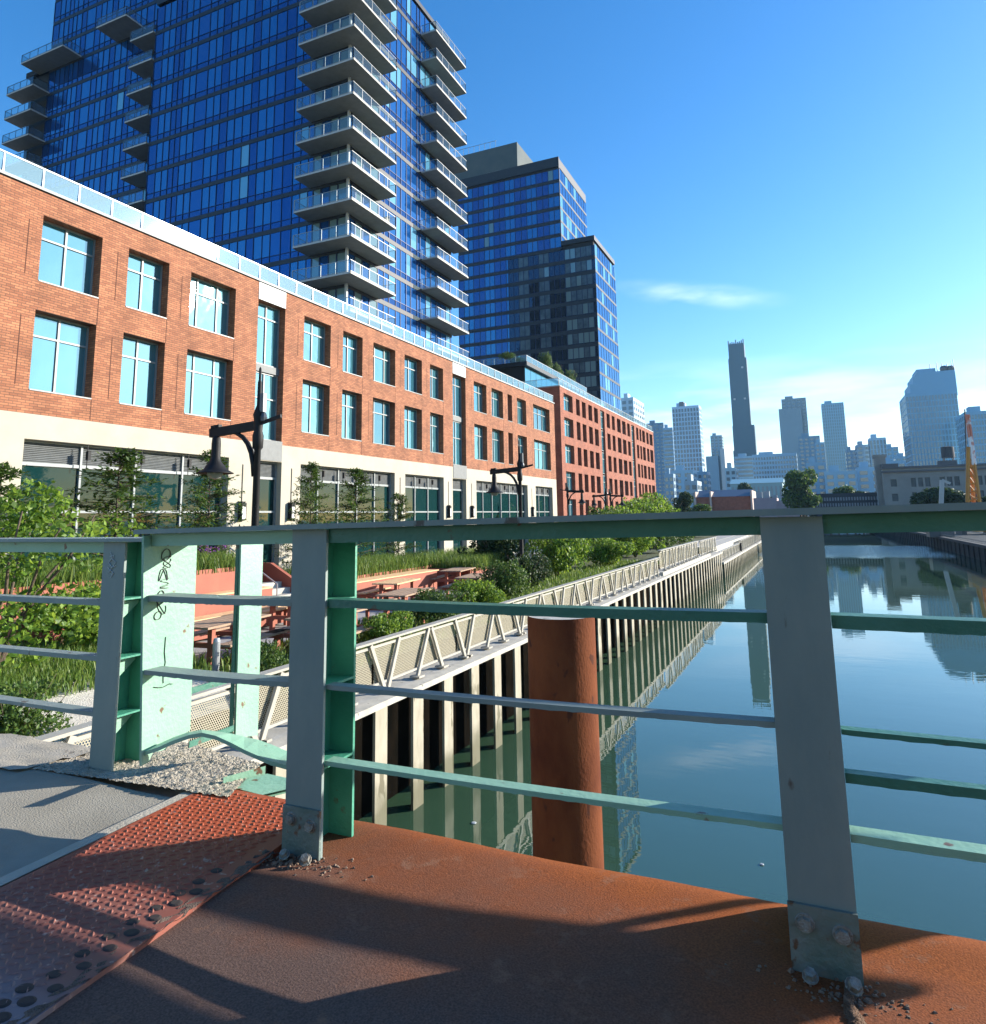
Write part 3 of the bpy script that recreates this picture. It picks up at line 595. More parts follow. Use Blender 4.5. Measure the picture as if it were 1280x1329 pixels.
flatbar(rail, (-2.44,yb,-.285), (-1.713,yb,-.278), t=.022, d=.11, m=M['paint_grey'])
flatbar(rail, (-2.44,yb,-.570), (-1.713,yb,-.560), t=.016, d=.085, m=M['paint_grey'])
# end plates left of the second post
def polyplate(root, name, X, t, pts, m):
    """a plate in the y-z plane at X with thickness t"""
    b = MB(); n = len(pts); vs = [(X,y,z) for y, z in pts]+[(X-t,y,z) for y, z in pts]
    b.add(vs, [tuple(range(n)), tuple(range(2*n-1,n-1,-1))]+[(i,i+n,(i+1)%n+n,(i+1)%n) for i in range(n)])
    return b.build(name, m, root)
W1 = polyplate(rail, 'end_plate', -2.445, .012, [(2.0,-.05),(2.25,-.05),(2.27,-.075),(2.28,-.86),(2.25,-.865),(2.2,-.875),(2.15,-.90),(2.10,-.895),(2.08,-.925),(2.05,-.93)], M['paint'])
Mg = mat('black_marker', (.01,.01,.012), rough=.5)
def stroke(mb, X, pts, w=.0026):
    pts = [Vector((X+.002,y,z)) for y, z in pts]
    for a, c in zip(pts, pts[1:]): mb.bar(a, c, .0015, w, up=(1,0,0))
b = MB()
def curve(cx, cz, sx, sz, fn, n=26): return [(cx+sx*fn(i/n)[0], cz+sz*fn(i/n)[1]) for i in range(n+1)]
for ci, (cz, sx, sz, a1, a2, ph) in enumerate([(-.13,.035,.03,2,3,0),(-.16,.03,.03,3,2,1.),(-.21,.035,.03,1,3,.5),(-.245,.032,.025,3,1,2.),(-.30,.03,.035,2,3,.3),(-.345,.035,.028,1,2,1.1),(-.37,.028,.02,2,3,2.1)]):
    stroke(b, -2.445, curve(2.11-ci*.004+.012*(ci%2), cz, sx*.62, sz*.8, lambda t, a1=a1, a2=a2, ph=ph: (math.sin(a1*2*PI*t+ph), math.cos(a2*PI*t*1.3+ph))))
b.build('scribbled_tag', Mg, W1); b = MB()
stroke(b, -2.445, [(2.13,-.46),(2.128,-.52),(2.135,-.56),(2.127,-.60),(2.13,-.64)]); stroke(b, -2.445, [(2.085,-.645),(2.11,-.652),(2.13,-.655),(2.16,-.648),(2.175,-.652)], .006)
b.build('scribbled_tag', Mg, W1)
W2 = polyplate(rail, 'rear_stanchion', -2.445, .012, [(2.53,-.07),(2.675,-.07),(2.68,-.99),(2.54,-.96)], M['paint'])
b = MB(); b.box(-2.475,-2.4575,2.528,2.536,-.955,-.07); b.build('edge_flange', M['paint_old'], W2)
flatbar(rail, (-2.451,2.281,-.60),(-2.4449,2.5295,-.60), d=.0, t=.02, m=M['paint_old']) if False else None
for z_ in (-.69,-.905):
    b = MB(); b.box(-2.453,-2.447,2.2805,2.5295,z_-.025,z_); b.build('rear_bar', M['paint_old'], rail)
# top junction plate
b = MB(); b.box(-2.47,-2.40,2.3455,2.69,-.06,-.045); b.build('junction_plate', M['paint'], rail)
# bent kick plate sagging between the end plate and the second post
b = MB(); b.smooth = True
fr = [at(x,y,Y=2.06) for x,y in ((186,976),(205,970),(225,961),(245,954),(262,951),(280,955),(300,964),(317,973),(335,981),(352,988),(378,995))]
bk = [at(x,y,Y=yy) for x,y,yy in ((186,972,2.10),(205,966,2.12),(225,957,2.15),(245,950,2.18),(262,947,2.2),(280,949,2.24),(300,952,2.26),(317,956,2.27),(335,960,2.27),(352,966,2.27),(378,977,2.27))]
vs = []; dn = Vector((0,0,-.014))
for a_, c_ in zip(fr, bk): vs += [a_, c_, c_+dn, a_+dn]
n = len(fr)-1; fs = []
for i in range(n):
    for k in range(4): fs.append((i*4+k,i*4+(k+1)%4,(i+1)*4+(k+1)%4,(i+1)*4+k))
b.add(vs, fs+[(3,2,1,0),(n*4,n*4+1,n*4+2,n*4+3)]); b.build('bent_kick_plate', M['paint'], rail, smooth=False)
b = MB(); b.add([(-2.32,2.36,-1.085),(-2.12,2.36,-1.095),(-2.02,2.55,-1.10),(-2.24,2.52,-1.08)],[(0,1,2,3)]); b.add([(-2.32,2.36,-1.10),(-2.12,2.36,-1.11),(-2.02,2.55,-1.115),(-2.24,2.52,-1.095)],[(3,2,1,0)])
b.quad((-2.32,2.36,-1.10),(-2.12,2.36,-1.11),(-2.12,2.36,-1.095),(-2.32,2.36,-1.085)); b.quad((-2.33,2.36,-1.10),(-2.25,2.52,-1.095),(-2.25,2.52,-1.05),(-2.33,2.36,-1.055)); b.build('angle_bracket', M['paint'], rail)

# fixed approach railing to the left
rail2 = thing('bridge_railing', (-3.0,2.28,-1.1), 'lower approach railing at the left, ending in a grey post with white scratched marks', 'railing')
P3 = post(rail2, -3.05, -2.905, 2.28, 2.435, -1.08, -.085, [-.34,-.60,-.85], True)
b = MB(); b.box(-9,-2.62,2.255,2.47,-.083,-.067); b.build('handrail', M['paint_grey'], rail2)
b = MB(); b.box(-9,-3.051,2.30,2.31,-.135,-.0835); b.build('handrail_web', M['paint'], rail2)
for z, t in ((-.352,.024),(-.605,.02),(-.85,.016)):
    flatbar(rail2, (-9,2.293,z-.01), (-3.051,2.293,z), t=t, m=M['paint_grey'])
for z in (-.35,-.61,-.86):    # small gusset triangles under the stiffeners
    b = MB(); b.add([(-2.98,2.31,z-.01),(-2.98,2.44,z-.01),(-2.98,2.31,z-.11),(-2.97,2.31,z-.01),(-2.97,2.44,z-.01),(-2.97,2.31,z-.11)],[(0,1,2),(5,4,3),(0,3,4,1),(1,4,5,2),(2,5,3,0)]); b.build('gusset', M['paint'], P3)
b = MB(); Mw = mat('white_scratch', (.55,.6,.62), rough=.6)
def fstroke(mb, pts, y, w=.004):
    pts = [Vector((x,y-.002,z)) for x, z in pts]
    for a, c in zip(pts, pts[1:]): mb.bar(a, c, .0015, w, up=(0,1,0))
for pts in ([(-3.0,-.13),(-2.985,-.155),(-3.005,-.18),(-2.98,-.20),(-3.0,-.225)], [(-2.985,-.16),(-2.96,-.175),(-2.975,-.20),(-2.955,-.19)], [(-3.01,-.20),(-2.99,-.215),(-2.97,-.225),(-2.985,-.245)], [(-3.0,-.15),(-2.975,-.145),(-2.98,-.17)]): fstroke(b, pts, 2.28)
b.build('scratched_mark', Mw, P3)
b = MB(); b.box(-4.6,-4.45,2.28,2.292,-1.08,-.085); b.box(-6.2,-6.05,2.28,2.292,-1.08,-.085); b.build('post', M['paint_grey'], rail2)

hsr = thing('operator_house', (0,-4.2,-1.1), 'brick house added unseen behind the viewer to bounce warm light at the posts', 'building')  # added behind the camera to warm and soften the shaded post faces
mph = lambda u, v, w: (u, -3.4-w, v)
b = MB(); facade(b, mph, -4.5, 4.5, -1.1, 3.4, [(-3.4,-2.2,-.1,1.6),(-1.0,.0,-1.09,1.2),(1.4,2.8,-.1,1.6)], .2); b.box(-4.5,4.5,-8,-3.75,-1.1,3.39); b.build('wall', brickmat('pale_brick',(.13,.10,.07),(.10,.075,.05),(.15,.13,.10)), hsr)
b = MB(); b.box(-4.9,4.9,-8.3,-3.1,3.4,3.6); b.build('roof', M['greypanel'], hsr)
for (a_, c_, z0, z1) in ((-3.4,-2.2,-.1,1.6),(1.4,2.8,-.1,1.6)): window(hsr, mph, a_, c_, z0, z1, .2, 1)
b = MB(); b.box(-.99,-.01,-3.58,-3.52,-1.08,1.19); b.build('door', M['paint_old'], hsr)
# rubble at the post feet
M['grit'] = mat('rusty_grit', (.15,.085,.05), (.26,.19,.14), rough=.95, scale=60)
for (cx, cy, nn, lab) in ((-1.63,1.97,190,'loose grit and flaked paint heaped at the foot of the second post'),(-.02,1.95,120,'grit and broken mortar at the foot of the nearest post')):
    b = MB()
    for i in range(nn):
        x = cx+random.gauss(0,.095); y = cy+random.gauss(0,.03)+.01; s = random.uniform(.0015,.0055)*(1.8 if random.random() < .08 else 1); a = random.uniform(0,PI)
        ca, sa = math.cos(a), math.sin(a); q = []
        for (u, v, w) in ((-1,-1,0),(1,-.8,0),(1,1,0),(-.7,1,0),(-.5,-.6,.9),(.6,-.4,.7),(.5,.6,.8),(-.6,.5,.6)):
            u *= s; v *= s*.8; q.append((x+u*ca-v*sa, y+u*sa+v*ca, -1.10+w*s))
        b.add(q, [(4,5,6,7),(0,1,5,4),(1,2,6,5),(2,3,7,6),(3,0,4,7)])
    tag(b.build('debris', M['grit']), lab, 'debris', kind='stuff')

# timber fender frame added right of the view only to cast deck shadow bands
ff = thing('fender_frame', (2.2,4.6,-5.6), 'timber fender frame of two wide boards on piles, unseen, added to cast shadow bands on the deck', 'fender')
Mf = mat('fender_timber', (.12,.09,.06), (.2,.15,.1), rough=.9, scale=5, stretch=(.3,1,1))
for (zl0, zl1, zr0, zr1, x0) in ((.223,.318,.10,.262,1.08),(.44,.67,.44,.64,1.18)):
    b = MB(); b.add([(x0,4.58,zl0),(3.1,4.58,zr0),(3.1,4.62,zr0),(x0,4.62,zl0),(x0,4.58,zl1),(3.1,4.58,zr1),(3.1,4.62,zr1),(x0,4.62,zl1)],[(0,3,2,1),(4,5,6,7),(0,1,5,4),(1,2,6,5),(2,3,7,6),(3,0,4,7)]); b.build('board', Mf, ff)
b = MB(); b.tube([(2.47,4.645,-5.6),(2.47,4.645,.27)], .022, 8); b.build('guide_rod', M['raildark'], ff)
b = MB(); b.tube([(2.88,4.71,-5.6),(2.88,4.71,.7)], .075, 12); b.build('fender_pile', M['rust_column'], ff)
# rusted steel pile in the water
pl = thing('steel_pile', (-4.37,6.95,-5.6), 'thick rusted steel tube pile standing in the water behind the railing', 'pile')
c = at(728, 798, Y=6.95); R_ = 43.5/904.5*c.dot(FW)
b = MB(); b.smooth = True; b.lathe((c.x,c.y,0), [(R_,-5.6),(R_,-3.6),(R_*1.004,-3.59),(R_,-3.58),(R_,c.z-.04),(R_*.985,c.z)], 48); b.build('tube', M['rust_column'], pl)
b = MB(); b.lathe((c.x,c.y,0), [(R_*.985,c.z),(R_*.9,c.z-.005),(.0001,c.z-.01)], 48); b.build('top_plate', M['cap_concrete'], pl)

# ================================================================ FACADES
# ---- building one: long brick building with limestone shopfront base
X1 = -21.0
B1 = thing('brick_building', (X1,30,GZ), 'long orange brick building with cream shopfront base and glass roof railing', 'building')
mp1 = lambda u, v, w: (X1-w, u, v)
ups = [(9.2,11.4,1),(12.9,14.9,1),(15.9,17.6,1),(18.6,20.9,2),(25.2,27.2,1),(28.2,29.9,1),(30.9,33.1,2),(34.1,36.1,1),(37.1,38.8,1),(43.3,45.4,2),(46.3,48.4,1),(49.3,50.2,0),(51.2,53.2,1),(54.8,58.9,3)]
strips = [(22.2,23.9),(40.1,42.0)]
ZC, ZR_ = 3.28, 10.22
ops = []
for a, c, n in ups: ops += [(a,c,7.37,9.5),(a,c,3.99,6.47)]
for a, c in strips: ops += [(a,c,ZC-.0,ZR_-.75)]
b = MB(); facade(b, mp1, 2.0, 60.2, ZC, ZR_, ops, .42)
b.quad((X1,60.2,ZC),(X1-14,60.2,ZC),(X1-14,60.2,ZR_),(X1,60.2,ZR_)); b.quad((X1,2,ZC),(X1,2,ZR_),(X1-14,2,ZR_),(X1-14,2,ZC))
# vertical movement joints and recessed courses in the piers
b.cur = 1
for a, c, n in ups:
    for (z0, z1_) in ((7.6,9.2),(4.2,6.2)): b.box(X1,X1+.006,a-.42,a-.395,z0-.1,z1_)
    b.box(X1,X1+.006,c+.0,c+.02,6.47,7.37); b.box(X1,X1+.006,c+.0,c+.02,3.3,3.99)
b.build('brick_wall', [M['brick'], mat('joint_dark',(.10,.04,.025),rough=.9)], B1)
for a, c, n in ups:
    window(B1, mp1, a, c, 7.37, 9.5, .42, n); window(B1, mp1, a, c, 3.99, 6.47, .42, n)
for a, c in strips:
    b = MB(); mbox(b, mp1, a, c, ZR_-.749, ZR_-.001, -.02, .3); b.build('white_panel', M['white_trim'], B1)
    window(B1, mp1, a, c, 6.72, ZR_-.76, .40, 1, trans=.78, sill=False); b = MB(); mbox(b, mp1, a+.001, c-.001, 6.40, 6.715, .25, .42); b.build('grey_panel', M['greypanel'], B1)
    window(B1, mp1, a, c, 3.45, 6.39, .40, 1, trans=.62, sill=False)
# shopfront level
bays = [(3.0,11.2,4),(12.9,20.9,4),(22.35,23.95,1),(25.2,33.1,5),(34.2,38.8,3),(40.0,41.95,1),(43.5,53.1,6),(54.9,59.1,3)]
ops = [(a,c,GZ+.02,2.53) for a, c, n in bays]
b = MB(); facade(b, mp1, 2.0, 60.2, GZ-.2, ZC, ops, .38); b.quad((X1,60.2,GZ-.2),(X1-14,60.2,GZ-.2),(X1-14,60.2,ZC),(X1,60.2,ZC)); b.quad((X1,2,GZ-.2),(X1,2,ZC),(X1-14,2,ZC),(X1-14,2,GZ-.2)); b.build('stone_base', M['limestone'], B1)
for a, c in strips:
    b = MB(); mbox(b, mp1, a-.03, c+.03, 2.56, 3.43, -.025, .3); b.build('grey_panel', M['greypanel'], B1)
for a, c, n in bays:
    mb = MB(); mb.cur = 0; zl = 1.82; r = .38
    mbox(mb, mp1, a, c, 2.47, 2.53, r-.1, r); mbox(mb, mp1, a, c, zl-.05, zl+.05, r-.1, r); mbox(mb, mp1, a, c, .35, .43, r-.1, r); mbox(mb, mp1, a, c, GZ+.021, GZ+.25, r-.1, r)
    for k in range(n+1):
        u = a+(c-a)*k/n; u = min(max(u, a+.04), c-.04); mbox(mb, mp1, u-.035, u+.035, GZ+.25, 2.47, r-.12, r-.001)
    o = mb.build('shopfront', M['winframe'], B1)
    mb = MB(); zz = zl+.05
    while zz < 2.46:
        q0 = mp1(a,zz,r-.075); q1 = mp1(c,zz,r-.075); mb.quad((q0[0],q0[1],zz),(q1[0],q1[1],zz),(q1[0]-.045,q1[1],zz+.05),(q0[0]-.045,q0[1],zz+.05)); zz += .055
    mbox(mb, mp1, a, c, zl, 2.49, r-.02, r-.005); mb.build('louver', M['louver'], o)
    g = MB(); g.quad(mp1(a,GZ+.1,r-.04), mp1(c,GZ+.1,r-.04), mp1(c,zl,r-.04), mp1(a,zl,r-.04)); g.build('glass', M['shopglass'], o)
    g = MB()
    for k in range(1, n):      # hanging conduits with small lamps between the louvers
        u = a+(c-a)*k/n; p = mp1(u,2.2,-.02); g.box(p[0]-.02,p[0]+.10,u-.05,u+.05,2.02,2.30); g.box(p[0]-.02,p[0]+.0,u-.012,u+.012,1.75,2.5)
    if n > 1: g.build('bracket_lamp', M['black'], o)
Mgl = mat('lamp_glass_small', (.75,.75,.7), rough=.3)
for u in (12.05, 21.65, 24.6, 33.65, 39.4, 42.75, 54.0):
    if u == 33.65: pass
    o = MB(); o.box(X1,X1+.14,u-.15,u+.15,.05,.75); o.box(X1,X1+.10,u-.12,u+.12,.751,.80); o.box(X1,X1+.22,u-.17,u-.151,.0,.80); o.box(X1,X1+.02,u-.02,u+.02,.80,2.3)
    w = o.build('wall_lamp', M['black'], B1); o = MB(); o.box(X1+.141,X1+.15,u-.1,u+.1,.1,.6); o.build('lamp_glass', Mgl, w)
b = MB(); b.box(X1-14,X1+.05,1.9,60.25,ZR_+.04,ZR_+.13); b.box(X1-13.8,X1-1.2,2.2,60,8,ZR_-.001); b.build('roof', M['coping'], B1)
# roof railing
b = MB(); y = 2.2; YS = []
while y < 60.2: YS.append(y); y += 1.18
for y in YS: b.box(X1-.06,X1-.02,y-.022,y+.022,ZR_+.131,ZR_+.74)
b.box(X1-.07,X1-.01,2.2,60.1,ZR_+.741,ZR_+.785); b.box(X1-.06,X1-.02,2.2,60.1,ZR_+.132,ZR_+.165)
rr = b.build('roof_railing', M['railmetal'], B1)
for i in range(len(YS)-1):
    g = MB(); t = random.uniform(-.004,.004); g.quad((X1-.045+t,YS[i]+.03,ZR_+.17),(X1-.060-t,YS[i+1]-.03,ZR_+.17),(X1-.0375-t,YS[i+1]-.03,ZR_+.735),(X1-.0225+t,YS[i]+.03,ZR_+.735)); g.build('glass_panel', M['railglass'], rr)

# ---- building two: taller red brick building beyond
X2 = -25.0; Y2a, Y2b = 73.8, 125.0; Z2 = 14.55
B2 = thing('brick_building', (X2,100,GZ), 'farther red brick building of many narrow windows with dark end wall', 'building')
mp2_ = lambda u, v, w: (X2-w, u, v); mp2s = lambda u, v, w: (u, Y2a+w, v)
cols = [(75.1,78.4,2),(79.7,81.2,0),(82.1,83.7,0),(84.8,86.5,0),(87.4,89.2,0),(93.5,95.2,0),(96.3,97.9,0),(99.2,101.3,0),(102.2,104.4,1),(105.4,107.1,0),(111.4,113.0,0),(113.8,115.1,0),(115.8,117.9,0),(119.0,120.8,0),(121.6,124.1,1)]
rows = [(12.0,14.0),(9.0,11.2),(5.95,8.1),(2.85,5.0),(-.3,1.9)]
st2 = [(90.4,92.4),(108.1,110.1)]
ops = [(a,c,z0,z1_) for a, c, n in cols for z0, z1_ in rows]+[(a,c,-.4,Z2-.5) for a, c in st2]
b = MB(); facade(b, mp2_, Y2a, Y2b, GZ-.2, Z2, ops, .55)
facade(b, mp2s, X2-22, X2, GZ-.2, Z2, [(-30.2,-27.9,11.6,13.4)], .4)
b.quad((X2,Y2b,GZ),(X2-22,Y2b,GZ),(X2-22,Y2b,Z2),(X2,Y2b,Z2)); b.build('brick_wall', M['brick2'], B2)
for a, c, n in cols:
    for z0, z1_ in rows: window(B2, mp2_, a, c, z0, z1_, .5, n, trans=.75, fw=.09, sill=False, fm='winframe_dark' if n == 0 else 'winframe')
window(B2, mp2s, -30.2,-27.9,11.6,13.4,.35,1,trans=0,fw=.08,sill=False)
for a, c in st2:
    for z0, z1_ in ((11.6,14.0),(8.6,11.4),(5.5,8.4),(2.4,5.3),(-.4,2.2)): window(B2, mp2_, a, c, z0, z1_, .3, 1, trans=.7, fw=.09, sill=False)
b = MB(); b.box(X2-22,X2+.05,Y2a-.05,Y2b,Z2,Z2+.12); b.box(X2-22,X2-.6,Y2a+.6,Y2b-.2,10,Z2-.002); b.build('roof', M['white_trim'], B2)
b = MB(); ys = [Y2a+.2+i*1.6 for i in range(32)]
for y in ys: b.box(X2-.2,X2-.14,y-.03,y+.03,Z2+.121,Z2+.95)
b.box(X2-.21,X2-.13,Y2a,Y2b,Z2+.951,Z2+1.0); b.box(X2-14,X2-.21,Y2a+.1,Y2a+.16,Z2+.951,Z2+1.0)
rr = b.build('roof_railing', M['railmetal'], B2)
g = MB(); g.quad((X2-.17,Y2a+.1,Z2+.13),(X2-.17,Y2b,Z2+.13),(X2-.17,Y2b,Z2+.94),(X2-.17,Y2a+.1,Z2+.94)); g.quad((X2-14,Y2a+.13,Z2+.13),(X2-.2,Y2a+.13,Z2+.13),(X2-.2,Y2a+.13,Z2+.94),(X2-14,Y2a+.13,Z2+.94)); g.build('glass_panel', M['railglass'], rr)
# set-back glass penthouse on building two
c0 = at(681, 470, X=-32)
yp = c0.y; zp = c0.z
b = MB(); b.box(-52,-32.05,yp+.05,yp+26,Z2-1,zp-.5); b.build('penthouse', M['dark'], B2)
ph = thing('x',(0,0,0),'','') ; bpy.data.objects.remove(ph)
b = MB()
for i in range(13): y0 = yp+2*i; b.quad((-32,y0+.05,Z2+.3),(-32,y0+1.95,Z2+.3),(-32,y0+1.95,zp-.6),(-32,y0+.05,zp-.6))
g = b.build('penthouse_glass', M['winglass'], B2)
b = MB(); b.box(-52.2,-31.5,yp-.5,yp+26,zp-.499,zp); b.build('penthouse_roof', M['spandrel'], B2)
b = MB(); b.box(-52,-31.6,yp-.4,yp-.36,zp+.8,zp+.85); b.box(-31.64,-31.6,yp-.4,yp+26,zp+.8,zp+.85)
for i in range(14): b.box(-31.65,-31.6,yp-.4+i*2,yp-.35+i*2,zp+.001,zp+.8); b.box(-31.6-i*1.5,-31.55-i*1.5,yp-.41,yp-.36,zp+.001,zp+.8)
rr = b.build('penthouse_railing', M['railmetal'], B2)
g = MB(); g.quad((-31.62,yp-.38,zp+.05),(-31.62,yp+26,zp+.05),(-31.62,yp+26,zp+.8),(-31.62,yp-.38,zp+.8)); g.quad((-52,yp-.38,zp+.05),(-31.62,yp-.38,zp+.05),(-31.62,yp-.38,zp+.8),(-52,yp-.38,zp+.8)); g.build('glass_panel', M['railglass'], rr)

# ---- curtain wall generator
def curtain(root, mp, u0, u1, floors, fh, pattern, widths, mats, name='curtain_wall', band=.46, sp_h=.62, mull=.06, hl=True):
    """pattern letters index mats; floors = list of slab-top heights"""
    mb = MB(); ml = MB(); bd = MB(); keys = list(mats.keys())
    for fi, zf in enumerate(floors):
        u = u0; i = 0
        bd = MB(); mbox(bd, mp, u0, u1, zf-band, zf, -.05, .35); bd.build('floor_band', M['spandrel'], root)
        mbox(ml, mp, u0, u1, zf+sp_h-.03, zf+sp_h+.03, -.045, -.001)
        while u < u1-.05:
            w = min(widths[i%len(widths)], u1-u); t = pattern[i%len(pattern)]
            if u+w > u1-.3: w = u1-u
            if t == 'B' and random.random() < .6: t = 'L'
            if t == 'L' and random.random() < .025: t = 'B'
            mb.cur = keys.index(t); e = random.uniform(-.006,.006); e2 = random.uniform(-.004,.004)
            z0, z1_ = zf+sp_h, zf+fh-band
            mb.quad(mp(u,z0,e), mp(u+w,z0,-e), mp(u+w,z1_,-e+e2), mp(u,z1_,e+e2))
            mb.cur = keys.index('D'); mb.quad(mp(u,zf,e2), mp(u+w,zf,-e2), mp(u+w,z0,-e2), mp(u,z0,e2))
            mbox(ml, mp, u-mull/2, u+mull/2, zf, z1_, -.06, -.002)
            u += w; i += 1
    o = mb.build(name, [mats[k] for k in keys], root)
    ml.build('mullions', M['tg_frame'], o)
    return o
M['tg_frame'] = mat('blue_black_mullion', (.012,.02,.06), rough=.35, metal=.5)
TG = {'D': M['tg_deep'], 'M': M['tg_mid'], 'L': M['tg_light'], 'B': M['tg_blind_sunside']}
T1 = thing('glass_tower', (-60,70,GZ), 'tall dark blue glass tower with stacked corner balconies', 'tower')
XT, YT = -37.0, 50.0; FH = 3.4; FZ = [21.35+FH*k for k in range(-6,11)]   # tower floors
pat = 'DLLDDLLMLLDLLLDLLMDLLMM'; wid = [1.25,.95,.95,.8,.8,1.0,.95,1.7,1.05,.95,1.1,1.0,1.1,1.1,1.0,1.1,1.0,1.3]
mpF = lambda u, v, w: (u, YT+w, v); mpR = lambda u, v, w: (XT-w, u, v)
curtain(T1, mpF, -63.9, -41.0, FZ, FH, pat, wid, TG)
curtain(T1, mpR, 55.0, 63.2, FZ, FH, 'MLBLLBL', [1.1,.9,1.3,.9], TG)  # mostly pale panes: this side's brightness is put into the glass colour
curtain(T1, mpR, 63.2, 70.5, FZ, FH, 'LBLM', [1.2,1.1], TG)
# body core (keeps light out) and recessed corner
b = MB(); b.box(-63.8,XT-.4,YT+.4,70.4,-2.6,58.7); b.build('core', M['dark'], T1)
b = MB(); b.box(-64,XT+.06,YT-.06,70.6,58.75,59.3); b.build('roof', M['spandrel'], T1)
TGc = {'D': M['t2_light'], 'L': M['t2_light'], 'M': M['tg_mid'], 'B': M['tg_blind_sunside']}
curtain(T1, mpF, -41.0, XT, FZ, FH, 'LMDD', [.95,1.0], TGc, 'corner_windows', band=.5, sp_h=.05, mull=.12)
curtain(T1, mpR, YT, 55.0, FZ, FH, 'MLMD', [1.2], TGc, 'corner_windows', band=.5, sp_h=.05, mull=.12)
b = MB(); b.box(XT-.02,XT+.2,YT-.2,YT+.02,10,58.7); b.build('corner_column', M['white_trim'], T1)
def balcony(root, boxes, zt, rails, gl=True, th=.19):
    b = MB()
    for (x0,x1,y0,y1) in boxes: b.box(x0,x1,y0,y1,zt-th,zt)
    s = b.build('balcony', M['slab'], root)
    b = MB()
    for (p, q) in rails:
        p = Vector((p[0],p[1],zt)); q = Vector((q[0],q[1],zt)); L = (q-p).length; n = max(1, round(L/1.5))
        b.bar(p+Vector((0,0,1.08)), q+Vector((0,0,1.08)), .05, .05); b.bar(p+Vector((0,0,.10)), q+Vector((0,0,.10)), .03, .03)
        for i in range(n+1): c = p+(q-p)*(i/n); b.bar(c, c+Vector((0,0,1.08)), .045, .045)
    r = b.build('balcony_railing', M['balcrail'] if gl else M['raildark'], s)
    g = MB()
    for (p, q) in rails: g.quad((p[0],p[1],zt+.12),(q[0],q[1],zt+.12),(q[0],q[1],zt+1.05),(p[0],p[1],zt+1.05))
    g.build('glass_panel', M['balcglass'], r)
    # pale slab edge, 3 mm proud
    e = MB()
    for (p, q) in rails: 
        d = Vector((q[0]-p[0],q[1]-p[1],0)).normalized(); nrm = Vector((d.y,-d.x,0)); 
        e.bar(Vector((p[0],p[1],zt-th/2))+nrm*.003, Vector((q[0],q[1],zt-th/2))+nrm*.003, .12, th-.01)
    e.build('slab_edge', M['slabedge'], s)
for k, zf in enumerate(FZ[4:]):
    if zf > 58: break
    balcony(T1, [(-41.4,-34.95,47.8,YT-.07),(XT+.07,-34.95,YT-.0699,55.1)], zf, [((-41.4,47.86),(-35.0,47.86)),((-35.0,47.86),(-35.0,55.05)),((-41.36,YT-.1),(-41.36,47.86)),((-35.0,55.05),(XT+.1,55.05))])
for k, zf in enumerate(FZ[4:]):
    if zf > 56: break
    balcony(T1, [(XT+.07,-34.95,63.4,71.0)], zf, [((XT+.1,63.45),(-35.0,63.45)),((-35.0,63.45),(-35.0,70.95)),((-35.0,70.95),(XT+.1,70.95))])
zc_ = max(z for z in FZ if z < 28.5)
for (cx_, cy_2, zc2, lab, col_) in ((-35.7,54.2,zc_,'tan wicker chair at the end of a corner balcony on the tower',(.45,.28,.13)),(-36.0,52.6,zc_-FH,'small dark table on the balcony below the wicker chair',(.06,.06,.06))):
    ch = thing('balcony_chair' if 'chair' in lab.split(' balc')[0] and 'tan' in lab else 'balcony_table', (cx_,cy_2,zc2), lab, 'chair' if 'tan' in lab else 'table')
    mc = mat('wicker' if 'tan' in lab else 'dark_metal_table', col_, rough=.7)
    if 'tan' in lab:
        b = MB(); b.box(cx_-.35,cx_+.35,cy_2-.35,cy_2+.35,zc2+.35,zc2+.47); b.build('seat', mc, ch)
        b = MB(); b.box(cx_-.35,cx_+.35,cy_2+.28,cy_2+.38,zc2+.471,zc2+1.05); b.build('backrest', mc, ch)
        for sx in (-.3,.3):
            b = MB(); b.box(cx_+sx-.05,cx_+sx+.05,cy_2-.33,cy_2+.27,zc2+.471,zc2+.68); b.build('armrest', mc, ch)
            for sy in (-.3,.3): b = MB(); b.box(cx_+sx-.03,cx_+sx+.03,cy_2+sy-.03,cy_2+sy+.03,zc2,zc2+.349); b.build('leg', mc, ch)
    else:
        b = MB(); b.lathe((cx_,cy_2,zc2), [(.01,.72),(.4,.72),(.4,.69),(.01,.69)], 16); b.build('tabletop', mc, ch)
        b = MB(); b.tube([(cx_,cy_2,zc2),(cx_,cy_2,zc2+.69)], .04, 8); b.build('leg', mc, ch)
# left wing of the tower, set back and higher
FZ2 = [21.35+FH*k for k in range(-6,18)]
mpW = lambda u, v, w: (u, 52.2+w, v)
curtain(T1, mpW, -86.3, -64.0, FZ2, FH, 'DLLMLLDLMLLDLL', wid, TG)
curtain(T1, mpW, -91.0, -86.3, FZ2[:12], FH, 'DLL', wid, TG)
b = MB(); b.box(-86.1,-63.81,52.6,75,-2.6,82); b.box(-90.9,-86.11,52.6,75,-2.6,58.8); b.box(-91.05,-86.31,52.1,75,58.9,59.6); b.build('core', M['dark'], T1)
b = MB(); b.box(-63.96,-63.81,YT+.4,52.3,-2,58.9); b.build('return_wall', M['tg_deep'], T1)
for k, zf in enumerate(FZ2[6:18]):
    if zf < 57: balcony(T1, [(-67.8,-64.0,49.7,52.12)], zf, [((-67.8,49.75),(-64.05,49.75)),((-67.75,52.1),(-67.75,49.75))], gl=False)
    else: balcony(T1, [(-73.5,-68.4,49.4,52.12)], zf, [((-73.5,49.45),(-68.45,49.45)),((-73.45,52.1),(-73.45,49.45)),((-68.45,49.45),(-68.45,52.1))], gl=False)
